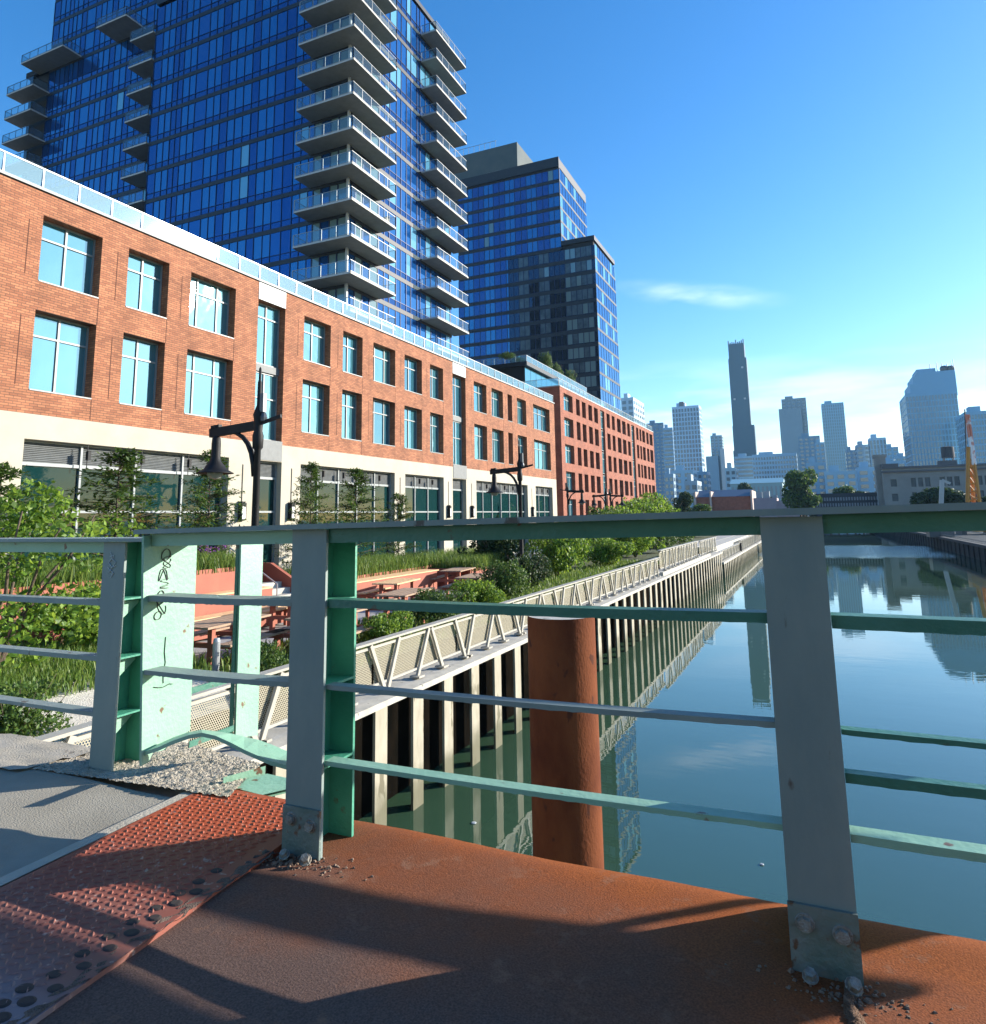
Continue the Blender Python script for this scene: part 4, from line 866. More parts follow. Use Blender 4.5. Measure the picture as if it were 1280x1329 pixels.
for k, zf in enumerate(FZ2[8:18]):
    if zf < 56: balcony(T1, [(-91.2,-85.8,50.0,52.12)], zf, [((-91.2,50.05),(-85.85,50.05)),((-85.85,50.05),(-85.85,52.1)),((-91.15,52.1),(-91.15,50.05))], gl=False)
    else: balcony(T1, [(-88.2,-80.0,49.7,52.12)], zf+.0, [((-88.2,49.75),(-80.05,49.75)),((-80.05,49.75),(-80.05,52.1)),((-88.15,52.1),(-88.15,49.75))], gl=False)

# ---- second tower: stepped blue and black glass
YQ = 148.9; XQ = -48.88; ZQ = 85.2
T2 = thing('glass_tower', (-60,160,GZ), 'stepped navy glass tower behind the second brick building', 'tower')
FQ = [ZQ-2.4-FH*k for k in range(1,24)]
mpQ = lambda u, v, w: (u, YQ+w, v); mpQR = lambda u, v, w: (XQ-w, u, v)
lowX = -40.97; lowZ = 63.85
TG2 = {'D': M['t2_glass'], 'M': M['t2_glass'], 'L': M['tg_light'], 'B': M['t2_light']}
TGk = {'D': glassmat('black_glass',(.006,.012,.022),rough=.04,metal=0,warp=.01,ior=1.7,st=(.4,.65,1)), 'M': M['t2_glass'], 'L': mat('dim_window',(.05,.07,.08),(.10,.13,.14),rough=.3,metal=.4,scale=.8), 'B': M['t2_light']}
hi = [z for z in FQ if z > lowZ-2.5]; lo = [z for z in FQ if z <= lowZ-2.5]
curtain(T2, mpQ, -76, -49.0, hi, FH, 'DLLDDLLM', [1.5,1.3,1.3,1.6], TG2, band=.8, sp_h=.1, mull=.12)
curtain(T2, mpQ, -76, -62.5, lo, FH, 'DLLDDLLM', [1.5,1.3,1.3,1.6], TG2, band=.8, sp_h=.1, mull=.12)
curtain(T2, mpQ, -62.5, lowX, lo, FH, 'DDLLDDLLDDDBBBBBD', [1.3], TGk, 'dark_curtain_wall', band=.9, sp_h=.1, mull=.14)
b = MB(); b.box(-49.0,XQ,YQ-.05,YQ+.4,lowZ,ZQ); b.box(-76,-49,YQ-.05,YQ+.4,ZQ-2.4,ZQ)
b.build('parapet', M['spandrel'], T2)
yh = 171.0
curtain(T2, mpQR, YQ, yh, hi, FH, 'BLB', [2.2], {'L': M['tg_light'],'D': M['tg_light'],'M': M['tg_light'],'B': M['tg_blind_sunside']}, 'side_wall', band=.5, sp_h=.05, mull=.05)  # all panes paler here, painting in the bright sky on this side
mpL = lambda u, v, w: (lowX-w, u, v)
yl = 160.5
p_end = at(804, 480, X=lowX); yl = p_end.y
curtain(T2, mpL, YQ, yl, lo, FH, 'BLB', [2.2], {'L': M['tg_light'],'D': M['tg_light'],'M': M['tg_light'],'B': M['tg_blind_sunside']}, 'side_wall', band=.5, sp_h=.05, mull=.05)  # same pale panes, side brightness put into the glass colour
b = MB(); b.box(-76,XQ-.4,YQ+.41,yh,-2,ZQ-.5); b.box(XQ-.39,lowX-.4,YQ+.41,yl,-2,lowZ-.3); b.build('core', M['dark'], T2)
b = MB(); b.box(-75.9,XQ-.02,YQ+.401,yh,ZQ-2.6,ZQ-.3); b.build('roof', M['spandrel'], T2)
b = MB(); b.box(XQ+.01,lowX+.05,YQ-.06,yl,lowZ-1.1,lowZ); b.build('roof', M['spandrel'], T2)
q = at(671, 184, Y=158); q2 = at(604, 200, Y=158)
b = MB(); b.box(q2.x-6,q.x,158,172,ZQ-.5,q.z); b.build('mechanical_penthouse', mat('penthouse_grey',(.055,.08,.085),(.08,.10,.10),rough=.8,scale=.3), T2)
b = MB(); b.box(q.x-9,q.x-4.6,157.9,157.999,ZQ+1,ZQ+5.2); b.build('louver', M['white_trim'], T2)
for i in range(1):
    b = MB(); 
    for j in range(9): b.tube([(q2.x-4+j*1.6,158.5,q2.z-.5),(q2.x-4+j*1.6,158.5,q2.z+2.0)], .06, 5)
    b.box(q2.x-4,q2.x+9,158.45,158.55,q2.z+1.9,q2.z+2.0); b.build('roof_guard', M['railmetal'], T2)

# ================================================================ SKYLINE
def skytower(label, x0, x1, yt, Y, c, wc, cols=None, fh=3.6, dep=22, name='office_tower', step=None, band=False, wm=.55, base=660, lit=.0, cat='tower', roofbits=0):
    a = at(x0, yt, Y=Y); e = at(x1, yt, Y=Y); zt = (a.z+e.z)/2; zb = -3.5
    root = thing(name, ((a.x+e.x)/2, Y+dep/2, zb), label, cat)
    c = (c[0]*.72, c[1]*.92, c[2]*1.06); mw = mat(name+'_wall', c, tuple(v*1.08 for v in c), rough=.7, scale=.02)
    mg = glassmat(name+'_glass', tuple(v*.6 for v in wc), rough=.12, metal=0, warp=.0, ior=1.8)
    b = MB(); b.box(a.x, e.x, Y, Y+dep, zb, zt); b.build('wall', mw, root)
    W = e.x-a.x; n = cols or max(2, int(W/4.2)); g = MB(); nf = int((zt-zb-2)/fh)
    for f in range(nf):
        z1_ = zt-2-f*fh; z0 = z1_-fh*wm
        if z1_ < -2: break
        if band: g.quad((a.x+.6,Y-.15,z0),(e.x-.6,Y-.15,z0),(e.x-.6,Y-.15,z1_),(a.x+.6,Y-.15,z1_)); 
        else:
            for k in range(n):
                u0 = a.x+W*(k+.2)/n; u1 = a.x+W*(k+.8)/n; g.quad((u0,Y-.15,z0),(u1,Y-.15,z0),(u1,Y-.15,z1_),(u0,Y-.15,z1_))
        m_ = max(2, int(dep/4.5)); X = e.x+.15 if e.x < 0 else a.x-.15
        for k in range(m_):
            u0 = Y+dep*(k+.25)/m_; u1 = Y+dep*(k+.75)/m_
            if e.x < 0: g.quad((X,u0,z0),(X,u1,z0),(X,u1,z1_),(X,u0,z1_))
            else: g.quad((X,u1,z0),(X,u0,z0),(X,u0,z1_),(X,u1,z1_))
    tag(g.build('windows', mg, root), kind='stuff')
    b = MB(); s = .25*W
    b.box(a.x+s*.6, a.x+s*1.9, Y+3, Y+10, zt+.01, zt+3.2); 
    if roofbits: b.box(a.x+.1,e.x-.1,Y+.1,Y+dep-.1,zt+.01,zt+.8)
    b.build('roof_plant', mw, root)
    return root, a, e, zt
def addbox(root, x0, x1, yt, Y, dep, c, name='setback'):
    a = at(x0, yt, Y=Y); e = at(x1, yt, Y=Y); b = MB(); b.box(a.x,e.x,Y,Y+dep,-3.5,(a.z+e.z)/2); return b.build(name, c, root)
steel = (.26,.34,.40)
skytower('pale sunlit slab just right of the navy tower', 806, 822, 516, 420, (.55,.58,.58), (.10,.17,.22), dep=30)
skytower('plain grey blue block left of the striped tower', 839, 861, 549, 700, (.16,.22,.27), (.10,.16,.22), dep=20, wm=.4)
skytower('block with horizontal balcony bands beside the plain grey one', 860, 873, 555, 640, (.30,.38,.44), (.06,.11,.16), band=True, dep=18)
r, a, e, zt = skytower('pale tower with vertical staggered window stripes', 872, 907, 527, 560, (.50,.56,.60), (.05,.10,.17), cols=9, dep=14, wm=.75)
b = MB(); b.box(a.x+5.5,a.x+9,562,568,zt,zt+4); b.build('roof_box', M['greypanel'], r)
r, a, e, zt = skytower('slender twin tower with a pale edge, left of the tallest one', 922, 937, 565, 900, (.26,.32,.34), (.12,.18,.22), dep=14)
addbox(r, 916, 932, 592, 890, 8, bpy.data.materials['office_tower_wall.004'] if 'office_tower_wall.004' in bpy.data.materials else M['greypanel'])
addbox(r, 934.5, 940, 582, 888, 12, M['white_trim'], 'pale_fin')
# the tallest: slim bronze supertall with a ragged crown
Yk = 1100; root = thing('supertall_tower', (at(958,500,Y=Yk).x,Yk,-3.5), 'tallest dark bronze skyscraper with spiky crown, thin against the sky', 'tower')
dk = mat('bronze_dark', (.02,.075,.11), (.025,.085,.12), rough=.7, scale=.02)
cx = at(961, 600, Y=Yk).x
for i, (x0, x1, yt, dd) in enumerate([(945.3,965.3,447,0),(945.6,968.5,466,.6),(946.4,968.3,478,1.2),(951,979,553,2.2),(952,979.5,585,3.0)]):
    a = at(x0,yt,Y=Yk-dd); e = at(x1,yt,Y=Yk-dd)
    b = MB(); b.box(a.x,e.x,Yk-dd,Yk+22+dd,-3.5,a.z); n = max(6,int((e.x-a.x)/2.6))
    for k in range(n+1): u = a.x+(e.x-a.x)*k/n; b.box(u-.35,u+.35,Yk-dd-.5,Yk-dd,-3,a.z)
    b.build('shaft', dk, root)
b = MB(); a = at(945.5,447,Y=Yk); e = at(965,447,Y=Yk)
for k in range(9): u = a.x+(e.x-a.x)*k/8; h = [7,3,4,3,8,3,4,6,8][k]; b.box(u-.8,u+.8,Yk-.4,Yk+3,a.z,a.z+h*.75)
b.build('crown_spikes', dk, root)
b = MB()
for (x, y) in ((963.5,476.5),(967,517),(953.5,518)): p = at(x,y,Y=Yk-2.6); b.box(p.x-1.4,p.x+1.4,Yk-2.7,Yk-1,p.z-1.2,p.z+1.2)
b.build('pale_louver', M['white_trim'], root)
skytower('low apartment block with balconies at the foot of the supertall', 953, 985, 592, 760, (.36,.42,.44), (.10,.16,.20), dep=20, band=True, fh=4.2)
skytower('long pale apartment slab between the two central towers', 976, 1034, 590, 720, (.44,.50,.52), (.16,.24,.28), dep=18, cols=16, fh=4.5, roofbits=1)
r, a, e, zt = skytower('broad grey tower with a sunlit right side', 1014, 1046, 517, 820, (.24,.26,.26), (.16,.21,.24), dep=34, wm=.35)
addbox(r, 1010.5, 1040, 530, 812, 7.5, bpy.data.materials[sorted(m.name for m in bpy.data.materials if m.name.startswith('office_tower_wall'))[-1]])
skytower('green glass slab tower with a dark top band', 1066, 1095, 523, 900, (.20,.36,.42), (.18,.36,.44), dep=26, wm=.8, cols=10)
skytower('stepped tower low beside the broad grey one', 1036, 1064, 566, 700, (.20,.27,.31), (.14,.20,.25), dep=20)
skytower('small block between the central towers', 1058, 1070, 574, 660, (.32,.40,.43), (.14,.20,.24), dep=14)
skytower('dark narrow block right of the green glass slab', 1098, 1112, 584, 680, (.17,.23,.28), (.20,.28,.33), dep=14)
skytower('warm pale block under the skyline gap', 1111, 1130, 577, 640, (.40,.40,.40), (.22,.28,.31), dep=18)
skytower('ribbed pale tower with rounded top profile', 1128, 1150, 568, 620, (.46,.52,.55), (.16,.23,.28), cols=5, dep=16, wm=.9)
skytower('blue grey infill block left of the stepped giant', 1150, 1166, 580, 760, (.24,.33,.38), (.18,.26,.31), dep=16)
skytower('wide grey infill block close to the stepped giant', 1162, 1186, 592, 720, (.25,.35,.40), (.20,.30,.35), dep=16)
# the big stepped tower at right
r, a, e, zt = skytower('huge stepped pale blue tower with rooftop antennas', 1175, 1242, 509, 520, (.27,.40,.47), (.16,.28,.36), dep=36, cols=16, wm=.8, fh=3.8)
stp = bpy.data.materials[sorted(m.name for m in bpy.data.materials if m.name.startswith('office_tower_wall'))[-1]]
for (x0, x1, yt, dY) in ((1181,1241.5,498,.6),(1185,1241,488,1.2),(1188,1240.5,483.5,1.8)): 
    a = at(x0,yt,Y=520); e = at(x1,yt,Y=520); b = MB(); b.box(a.x,e.x,520+dY,550,zt-3,a.z); b.build('setback', stp, r)
a = at(1189,480,Y=525); e = at(1214,480,Y=525); b = MB(); b.box(a.x,e.x,524,545,zt,a.z); b.build('roof_box', stp, r)
b = MB()
for k, x in enumerate((1207.5,1216.5,1223,1230,1236,1238.5)): p = at(x,480,Y=526); b.tube([(p.x,526,p.z-3),(p.x,526,p.z+[4,5,5,4,6,7][k])], .25, 5)
for x in (1225.5,1233.5): p = at(x,478,Y=526); b.lathe((p.x,526,p.z-1.5), [(.3,-2),(2.4,0),(2.6,1.5),(1.8,3),(.1,3.4)], 10)
b.build('antenna', M['raildark'], r)
skytower('glass tower cut by the right picture edge', 1252, 1300, 533, 480, (.30,.44,.50), (.20,.34,.40), dep=30, cols=12, wm=.7)
for (x0,x1,yt,Y,c,lab) in ((872,900,610,420,(.42,.48,.50),'low pale block in front of the striped tower'),(905,918,612,440,(.30,.36,.40),'low blue block between two slim towers'),(941,955,607,430,(.46,.47,.45),'small cream block below the supertall'),
    (1046,1072,600,430,(.30,.38,.42),'mid rise block right of the big green tree'),(1070,1112,611,400,(.33,.42,.46),'wide low glass block under the green slab tower'),(1112,1146,606,420,(.38,.46,.50),'pale low block behind the black warehouse'),(1140,1176,598,460,(.34,.43,.47),'grey blue block above the beige factory roof'),(862,874,615,380,(.28,.33,.36),'small dark block at the end of the brick building'),(888,905,624,330,(.35,.36,.36),'little grey roof beside the dark round tree')):
    skytower(lab, x0, x1, yt, Y, c, (.14,.20,.24), dep=14, name='apartment_block', fh=3.6, cat='building')

# ---- mid distance on the far side
def simple_building(name, label, x0, x1, yt, Y, dep, m, zb=-3.4):
    a = at(x0,yt,Y=Y); e = at(x1,yt,Y=Y); root = thing(name, ((a.x+e.x)/2,Y,zb), label, 'building')
    return root, a, e
root, a, e = simple_building('warehouse', 'long building with a teal sheet metal roof behind the big tree', 948, 1015, 621, 330, 20, None)
b = MB(); b.box(a.x,e.x,330,350,-3.4,a.z-2.5); b.build('wall', mat('teal_wall',(.22,.34,.36),rough=.7), root)
b = MB(); b.add([(a.x-.5,329.5,a.z-2.5),(e.x+.5,329.5,a.z-2.5),(e.x+.5,351,a.z-2.5),(a.x-.5,351,a.z-2.5),(a.x-.5,340,a.z),(e.x+.5,340,a.z)],[(0,1,5,4),(3,4,5,2),(0,4,3),(1,2,5)]); b.build('roof', mat('teal_roof',(.20,.36,.40),(.25,.42,.45),rough=.5), root)
for k in range(12): u = a.x+(e.x-a.x)*(k+.3)/12; b = MB(); b.box(u,u+(e.x-a.x)*.035,329.88,329.995,-.0,a.z-4); b.build('window', M['winframe'], root)
root, a, e = simple_building('row_house', 'low brick house with navy blue roof and white party walls', 902, 975, 636, 235, 16, None)
b = MB(); b.box(a.x,e.x,235,250,-3.4,a.z-2.4); b.build('wall', M['brick2'], root)
b = MB(); b.add([(a.x,234.6,a.z-2.4),(e.x,234.6,a.z-2.4),(e.x,244,a.z),(a.x,244,a.z),(e.x,250.4,a.z-2.4),(a.x,250.4,a.z-2.4)],[(0,1,2,3),(3,2,4,5),(0,3,5),(1,4,2)]); b.build('roof', mat('navy_roof',(.03,.045,.08),(.045,.06,.10),rough=.5), root)
b = MB()
for f in (0,.28,1): u = a.x+(e.x-a.x)*f; b.box(u-.25,u+.25,234.2,251,-3.4,a.z-.6)
b.build('party_wall', mat('party_wall',(.5,.38,.32),rough=.8), root)
root, a, e = simple_building('shed', 'low pink walled shed with rooftop clutter under the big tree', 978, 1038, 648, 190, 14, None)
b = MB(); b.box(a.x,(a.x+e.x)/2,190,204,-3.4,a.z+.3); b.box((a.x+e.x)/2+.01,e.x,190.5,204,-3.4,a.z-.5); b.build('wall', mat('pink_render',(.46,.34,.34),(.52,.40,.39),rough=.85,scale=.4), root)
b = MB()
for k in range(6): u = a.x+(e.x-a.x)*(k+.4)/6; b.box(u,u+1.2,193,195,a.z+.31,a.z+random.uniform(.8,2.2))
b.build('roof_units', M['white_trim'], root)
root, a, e = simple_building('warehouse', 'black low warehouse with white gridded windows at the far bank', 1058, 1144, 641, 215, 18, None)
b = MB(); b.box(a.x,e.x,215,233,-3.4,a.z); b.build('wall', mat('black_wall',(.035,.04,.05),(.05,.055,.065),rough=.8), root)
Mdp = mat('dusty_panes',(.16,.19,.22),(.26,.29,.32),rough=.4,scale=.6)
for k in range(24):
    for j in range(2):
        u = a.x+(e.x-a.x)*(k+.15)/24; b = MB(); b.box(u,u+(e.x-a.x)/24*.6,214.88,214.995,a.z-2-j*1.6,a.z-1.1-j*1.6); b.build('window', Mdp, root)
# beige factory
YF = 200; a = at(1145,609,Y=YF); e = at(1330,609,Y=YF); zt = a.z
root = thing('factory_building', (a.x+20,YF,-3.4), 'long beige factory with rows of triple windows and a small corner turret', 'building')
mpf = lambda u, v, w: (u, YF+w, v)
ops = []; sp_ = 6.1
for k in range(7):
    u = a.x+6+k*sp_
    for (z0, z1_) in ((zt-4.6,zt-2.4),(zt-8.3,zt-5.9),(zt-12.0,zt-9.6)):
        for j in range(3): ops.append((u+j*1.5,u+j*1.5+1.05,z0,z1_))
for (z0, z1_) in ((zt-4.4,zt-2.6),(zt-8.0,zt-6.2),(zt-11.8,zt-10)): ops.append((a.x+1.6,a.x+2.9,z0,z1_))
b = MB(); facade(b, mpf, a.x, a.x+60, -3.4, zt, ops, .5); b.quad((a.x,YF,-3.4),(a.x,YF,zt),(a.x,YF+25,zt),(a.x,YF+25,-3.4)); b.quad((a.x,YF,zt),(a.x+60,YF,zt),(a.x+60,YF+25,zt),(a.x,YF+25,zt))
b.build('wall', mat('beige_render',(.27,.245,.215),(.33,.30,.26),rough=.85,scale=.3), root)
Mfp = mat('factory_panes',(.03,.045,.055),(.07,.09,.10),rough=.4,scale=.5)
for (p, q_, z0, z1_) in ops: b = MB(); b.quad((p,YF+.4,z0),(q_,YF+.4,z0),(q_,YF+.4,z1_),(p,YF+.4,z1_)); b.build('window', Mfp, root)
b = MB(); b.box(a.x-.3,a.x+60,YF-.5,YF-.01,zt-.9,zt-.5); b.box(a.x-.3,a.x+60,YF-.35,YF+.3,zt+.001,zt+.5); b.box(a.x+12,a.x+16,YF-.3,YF+.4,zt+.51,zt+1.5); b.box(a.x,a.x+3.6,YF-.3,YF+3,zt+.51,zt+1.3); b.build('cornice', mat('cornice_dark',(.13,.12,.12),rough=.8), root)
p = at(1142,600,Y=YF+4); b = MB(); b.box(p.x-1.2,p.x+1.3,YF+3.1,YF+6,-3,p.z+1.2); b.box(p.x-1.5,p.x+1.6,YF+3.0,YF+6.2,p.z+1.201,p.z+1.9); b.build('chimney', bpy.data.materials['beige_render'], root)
# water tank
p = at(1231,594,Y=212); tk = thing('water_tank', (p.x,212,zt), 'dark wooden rooftop water tank on thin legs above the factory', 'water tank')
R2 = 7.6/904*p.dot(FW)
b = MB(); b.lathe((p.x,212,0), [(0.01,p.z),(R2,p.z),(R2*.96,at(1231,580,Y=212).z),(R2*.3,at(1231,579.2,Y=212).z),(.01,at(1231,579,Y=212).z)], 20); b.build('tank', mat('tank_wood',(.03,.035,.04),(.05,.055,.06),rough=.8), tk)
for sx in (-1,1):
    for sy in (-1,1):
        b = MB(); b.tube([(p.x+sx*R2*.75,212+sy*R2*.75,zt),(p.x+sx*R2*.65,212+sy*R2*.65,p.z)], .14, 6); b.build('leg', M['raildark'], tk)
# crawler crane / drill rig
pb = at(1263,652,Y=120); cr_ = thing('drilling_rig', (pb.x,120,-3.4), 'orange drilling rig mast with white and red boom beside the factory', 'crane')
Mo = mat('rig_orange', (.55,.25,.03), (.45,.18,.03), rough=.5, scale=1); Mr = mat('rig_white', (.75,.75,.74), (.6,.2,.12), rough=.5, scale=.6, soft=.03)
t0 = at(1254,538,Y=120); 
b = MB(); b.tube([at(1254,538,Y=120), at(1263,603,Y=120)], .16, 6); b.tube([at(1257,538,Y=120.4), at(1266,603,Y=120.4)], .22, 6); b.build('boom', Mr, cr_)
b = MB(); b.tube([at(1252.5,531,Y=120.8), at(1254,570,Y=120.8), at(1255,640,Y=120.8)], .09, 5); b.build('cable', M['black'], cr_)
b = MB()
L0, L1 = at(1256,652,Y=120), at(1257,580,Y=120); R0, R1 = at(1272,652,Y=120), at(1265,603,Y=120)
b.tube([L0,L1],.28,6); b.tube([R0,R1],.24,6); b.tube([at(1264,652,Y=121.5),at(1260,596,Y=121.5)],.3,6)
for k in range(6):
    f = k/6; g_ = (k+1)/6; A = L0.lerp(L1,f); B = R0.lerp(R1,g_); b.tube([A,B],.10,5); b.tube([R0.lerp(R1,f),L0.lerp(L1,g_)],.09,5)
b.box(pb.x-1.2,pb.x+1.4,120,123,-3.2,pb.z-.2); b.build('mast', Mo, cr_)
b = MB(); b.box(pb.x-1.9,pb.x-1.3,119,124,-3.6,-2.5); b.box(pb.x+1.5,pb.x+2.1,119,124,-3.6,-2.5); b.build('crawler_track', M['black'], cr_)
p0, p1 = at(1219,652,Y=110), at(1223,623,Y=110); bm = thing('lifting_boom', (p0.x,110,-3.4), 'short white lifting boom poking up left of the orange rig', 'crane')
b = MB(); b.bar(Vector((p0.x-.3,110,-3.3)), p1, .55, .5); b.build('boom', M['white_trim'], bm); b = MB(); b.bar(p1, p1+Vector((.9,0,-.5)), .3, .3); b.build('jib', M['white_trim'], bm)
b = MB(); b.box(p0.x-1.6,p0.x+1.2,109,112,-3.6,-2.2); b.build('base', M['raildark'], bm)

# ================================================================ VEGETATION
def leafcloud(n, size, blobs, elong=1.6, up=.35, seed=1, fold=.25):
    """leaf-sized folded quads through the blobs' volume; blobs = [(cx,cy,cz,rx,ry,rz)]"""
    rn = random.Random(seed); mb = MB(); tot = sum(bl[3]*bl[4]*bl[5] for bl in blobs)
    for bl in blobs:
        m_ = int(n*bl[3]*bl[4]*bl[5]/tot)+1
        for _ in range(m_):
            while True:
                v = Vector((rn.uniform(-1,1),rn.uniform(-1,1),rn.uniform(-1,1)))
                l = v.length
                if .05 < l <= 1: break
            v = v.normalized()*(l**.55)*(1+rn.gauss(0,.06))
            c = Vector((bl[0]+v.x*bl[3], bl[1]+v.y*bl[4], bl[2]+v.z*bl[5]))
            nrm = (Vector((rn.gauss(0,1),rn.gauss(0,1),rn.gauss(0,1)+up*2)) + v*.6).normalized()
            t = nrm.orthogonal().normalized(); t.rotate(Matrix.Rotation(rn.uniform(0,2*PI),3,nrm)); s = nrm.cross(t)
            w = size*rn.uniform(.6,1.3); L = w*elong
            mb.add([c-t*L*.5, c+s*w*.5-nrm*fold*w*.3, c+t*L*.5, c-s*w*.5-nrm*fold*w*.3], [(0,1,2),(0,2,3)])
    return mb
def limbs(h, n, spread, r, seed=1, lean=0):
    rn = random.Random(seed); mb = MB(); mb.smooth = True
    for k in range(n):
        a = 2*PI*k/n+rn.uniform(-.5,.5); pts = [Vector((0,0,0))]; p = Vector((rn.uniform(-.05,.05),rn.uniform(-.05,.05),0)); 
        for i in range(1,6):
            f = i/5; pts.append(p+Vector((math.cos(a)*spread*f**1.4+rn.uniform(-.06,.06)*h*.3, math.sin(a)*spread*f**1.4+rn.uniform(-.06,.06)*h*.3, h*f*rn.uniform(.93,1.05))))
        mb.tube(pts, [r*(1-.15*i) for i in range(6)], 6)
    return mb
def finish(mb, name, m, parent):
    me = bpy.data.meshes.new(name); me.from_pydata([tuple(v) for v in mb.v], [], mb.f); me.materials.append(m)
    me.polygons.foreach_set('use_smooth', mb.sm); me.update(); o = bpy.data.objects.new(name, me); COL.objects.link(o); o.parent = parent; return o
def proto_bush(name, mat_, seed, n=2600, size=.05, h=1.0, elong=1.7):
    rn = random.Random(seed); bl = []
    for i in range(9):
        a = rn.uniform(0,2*PI); r = rn.uniform(0,.6); bl.append((math.cos(a)*r, math.sin(a)*r, rn.uniform(.35,.8)*h, rn.uniform(.25,.5), rn.uniform(.25,.5), rn.uniform(.2,.38)*h))
    for i in range(16):      # loose shoots breaking the outline
        a = rn.uniform(0,2*PI); r = rn.uniform(.3,.95); z = rn.uniform(.45,1.15)*h*(1-.3*r); bl.append((math.cos(a)*r, math.sin(a)*r, z, rn.uniform(.06,.13), rn.uniform(.06,.13), rn.uniform(.10,.24)*h))
    mb = leafcloud(n, size, bl[:9], elong, seed=seed); m2 = leafcloud(int(n*.22), size*.9, bl[9:], elong, seed=seed+50); mb.add(m2.v, m2.f)
    return mb, limbs(h*1.0, 9, .75, .014, seed)
def place(proto, loc, scale, rz, label, group=None):
    c = copy_tree(proto); c.location = loc; c.scale = scale if hasattr(scale,'__len__') else (scale,)*3; c.rotation_euler = (0,0,rz); c['label'] = label
    if group: c['group'] = group
    elif 'group' in c: del c['group']
    return c
def make_proto(name, cat, mat_, seed, **kw):
    lf, st = proto_bush(name, mat_, seed, **kw); r = bpy.data.objects.new(name, None); COL.objects.link(r); tag(r, 'x', cat); 
    finish(lf, 'foliage', mat_, r); finish(st, 'stems', M['bark'], r); return r
bA = make_proto('shrub', 'shrub', M['leaf_mid'], 3, n=4200, size=.045)
bB = make_proto('shrub', 'shrub', M['leaf_bright'], 5, n=3600, size=.055)
bC = make_proto('shrub', 'shrub', M['leaf_dark'], 9, n=3600, size=.05)
shrubs = [ # px, py(base), X, scale xyz, kind, label
 (bA,(-8.5,5.4),(.75,.75,.85),'leafy green shrub seen low between the railing plates beside the fence'),
 (bA,(-8.45,9.2),(.6,.7,.7),'small green shrub in front of the picnic tables near the fence'),
 (bB,(-8.5,13.2),(.6,.8,.7),'bright green shrub right of the second railing post'),
 (bA,(-8.7,15.8),(.8,1.0,.85),'rounded green shrub behind the fence in the picnic area'),
 (bB,(-8.9,18.2),(.9,1.0,.95),'light green shrub left of the tall lamp post by the fence'),
 (bA,(-9.2,20.6),(1.,1.1,1.25),'full green shrub leaning over the promenade fence'),
 (bC,(-9.6,24.0),(1.,1.1,1.4),'dark green shrub at the foot of the second lamp post'),
 (bB,(-10.4,29.5),(1.3,1.5,2.0),'bright yellow green bush just right of the second lamp post'),
 (bB,(-11.6,33.5),(1.7,1.8,2.3),'tall bright bush rising to the handrail line'),
 (bC,(-13.2,29.0),(1.8,1.8,2.3),'dark rounded bush behind the terrace planter'),
 (bB,(-9.8,36.0),(1.4,1.5,1.5),'yellow green mound of leaves by the promenade'),
 (bA,(-12.4,40.0),(2.,2.2,2.4),'big mid green bush in the middle of the planting strip'),
 (bB,(-10.4,44.5),(1.5,2.,1.9),'bright bush where the fence is raised'),
 (bA,(-9.9,49.5),(1.3,2.,1.6),'mid green bush behind the raised fence'),
 (bA,(-13.5,50.0),(2.4,2.6,3.0),'large bush under the third street lamp'),
 (bB,(-14.5,58.0),(2.6,3.,3.3),'pale green bush between the third and fourth lamps'),
 (bA,(-11.0,57.0),(2.,2.6,1.8),'flat green bush before the bulkhead step'),
 (bB,(-16.0,70.0),(3.,3.4,4.2),'tall sunlit bush below the red building'),
 (bA,(-12.0,68.0),(2.4,3.,2.2),'low green bush near the dark gate post'),
 (bB,(-17.5,84.0),(3.4,4.,5.0),'sunlit tree-like bush near the far brick corner'),
 (bA,(-12.5,82.0),(3.,4.,2.4),'green bush far along the promenade'),
 (bB,(-13.5,98.0),(3.4,4.,2.6),'farthest bright bush before the end of the canal'),
 (bA,(-19.0,98.0),(3.6,4.,4.2),'far mid green bush at the foot of the red building'),
]
for i, (pr, (x, y), s, lab) in enumerate(shrubs): place(pr, (x, y, GZ-.05), s, i*1.7, lab, None)
# feathery young cypresses in front of the shopfronts
def cypress(seed):
    rn = random.Random(seed); mb = MB(); br = MB(); br.smooth = True
    br.tube([(0,0,0),(.03,0,2),(0,.03,4.5)], [.05,.035,.01], 6)
    for i in range(84):
        z = .8+3.7*i/84; L = (1.5*(1-(max(0,z-.9)/3.9)**1.3)+.12)*rn.uniform(.7,1.15); a = rn.uniform(0,2*PI); rise = rn.uniform(.0,.35)
        e = Vector((math.cos(a)*L, math.sin(a)*L, L*rise)); o = Vector((0,0,z)); br.tube([o,o+e*.5+Vector((0,0,.03)),o+e], [.014,.009,.004], 4, False)
        for k in range(60):
            f = rn.uniform(.12,1.05); c = o+e*f+Vector((rn.gauss(0,.05),rn.gauss(0,.05),rn.gauss(0,.04)))
            d = (Vector((rn.gauss(0,1),rn.gauss(0,1),rn.gauss(-.1,.5)))+e.normalized()*.8).normalized(); s = d.cross(Vector((rn.gauss(0,.4),rn.gauss(0,.4),1))).normalized(); L2 = rn.uniform(.09,.19); w = .028
            mb.add([c, c+d*L2*.5+s*w, c+d*L2, c+d*L2*.5-s*w], [(0,1,2,3)])
    return mb, br
cyp = bpy.data.objects.new('cypress_tree', None); COL.objects.link(cyp); tag(cyp, 'x', 'tree')
lf, br = cypress(4); finish(lf, 'foliage', M['leaf_mid'], cyp); finish(br, 'trunk', M['bark'], cyp)
G_ = 'young cypress trees along the shopfronts'
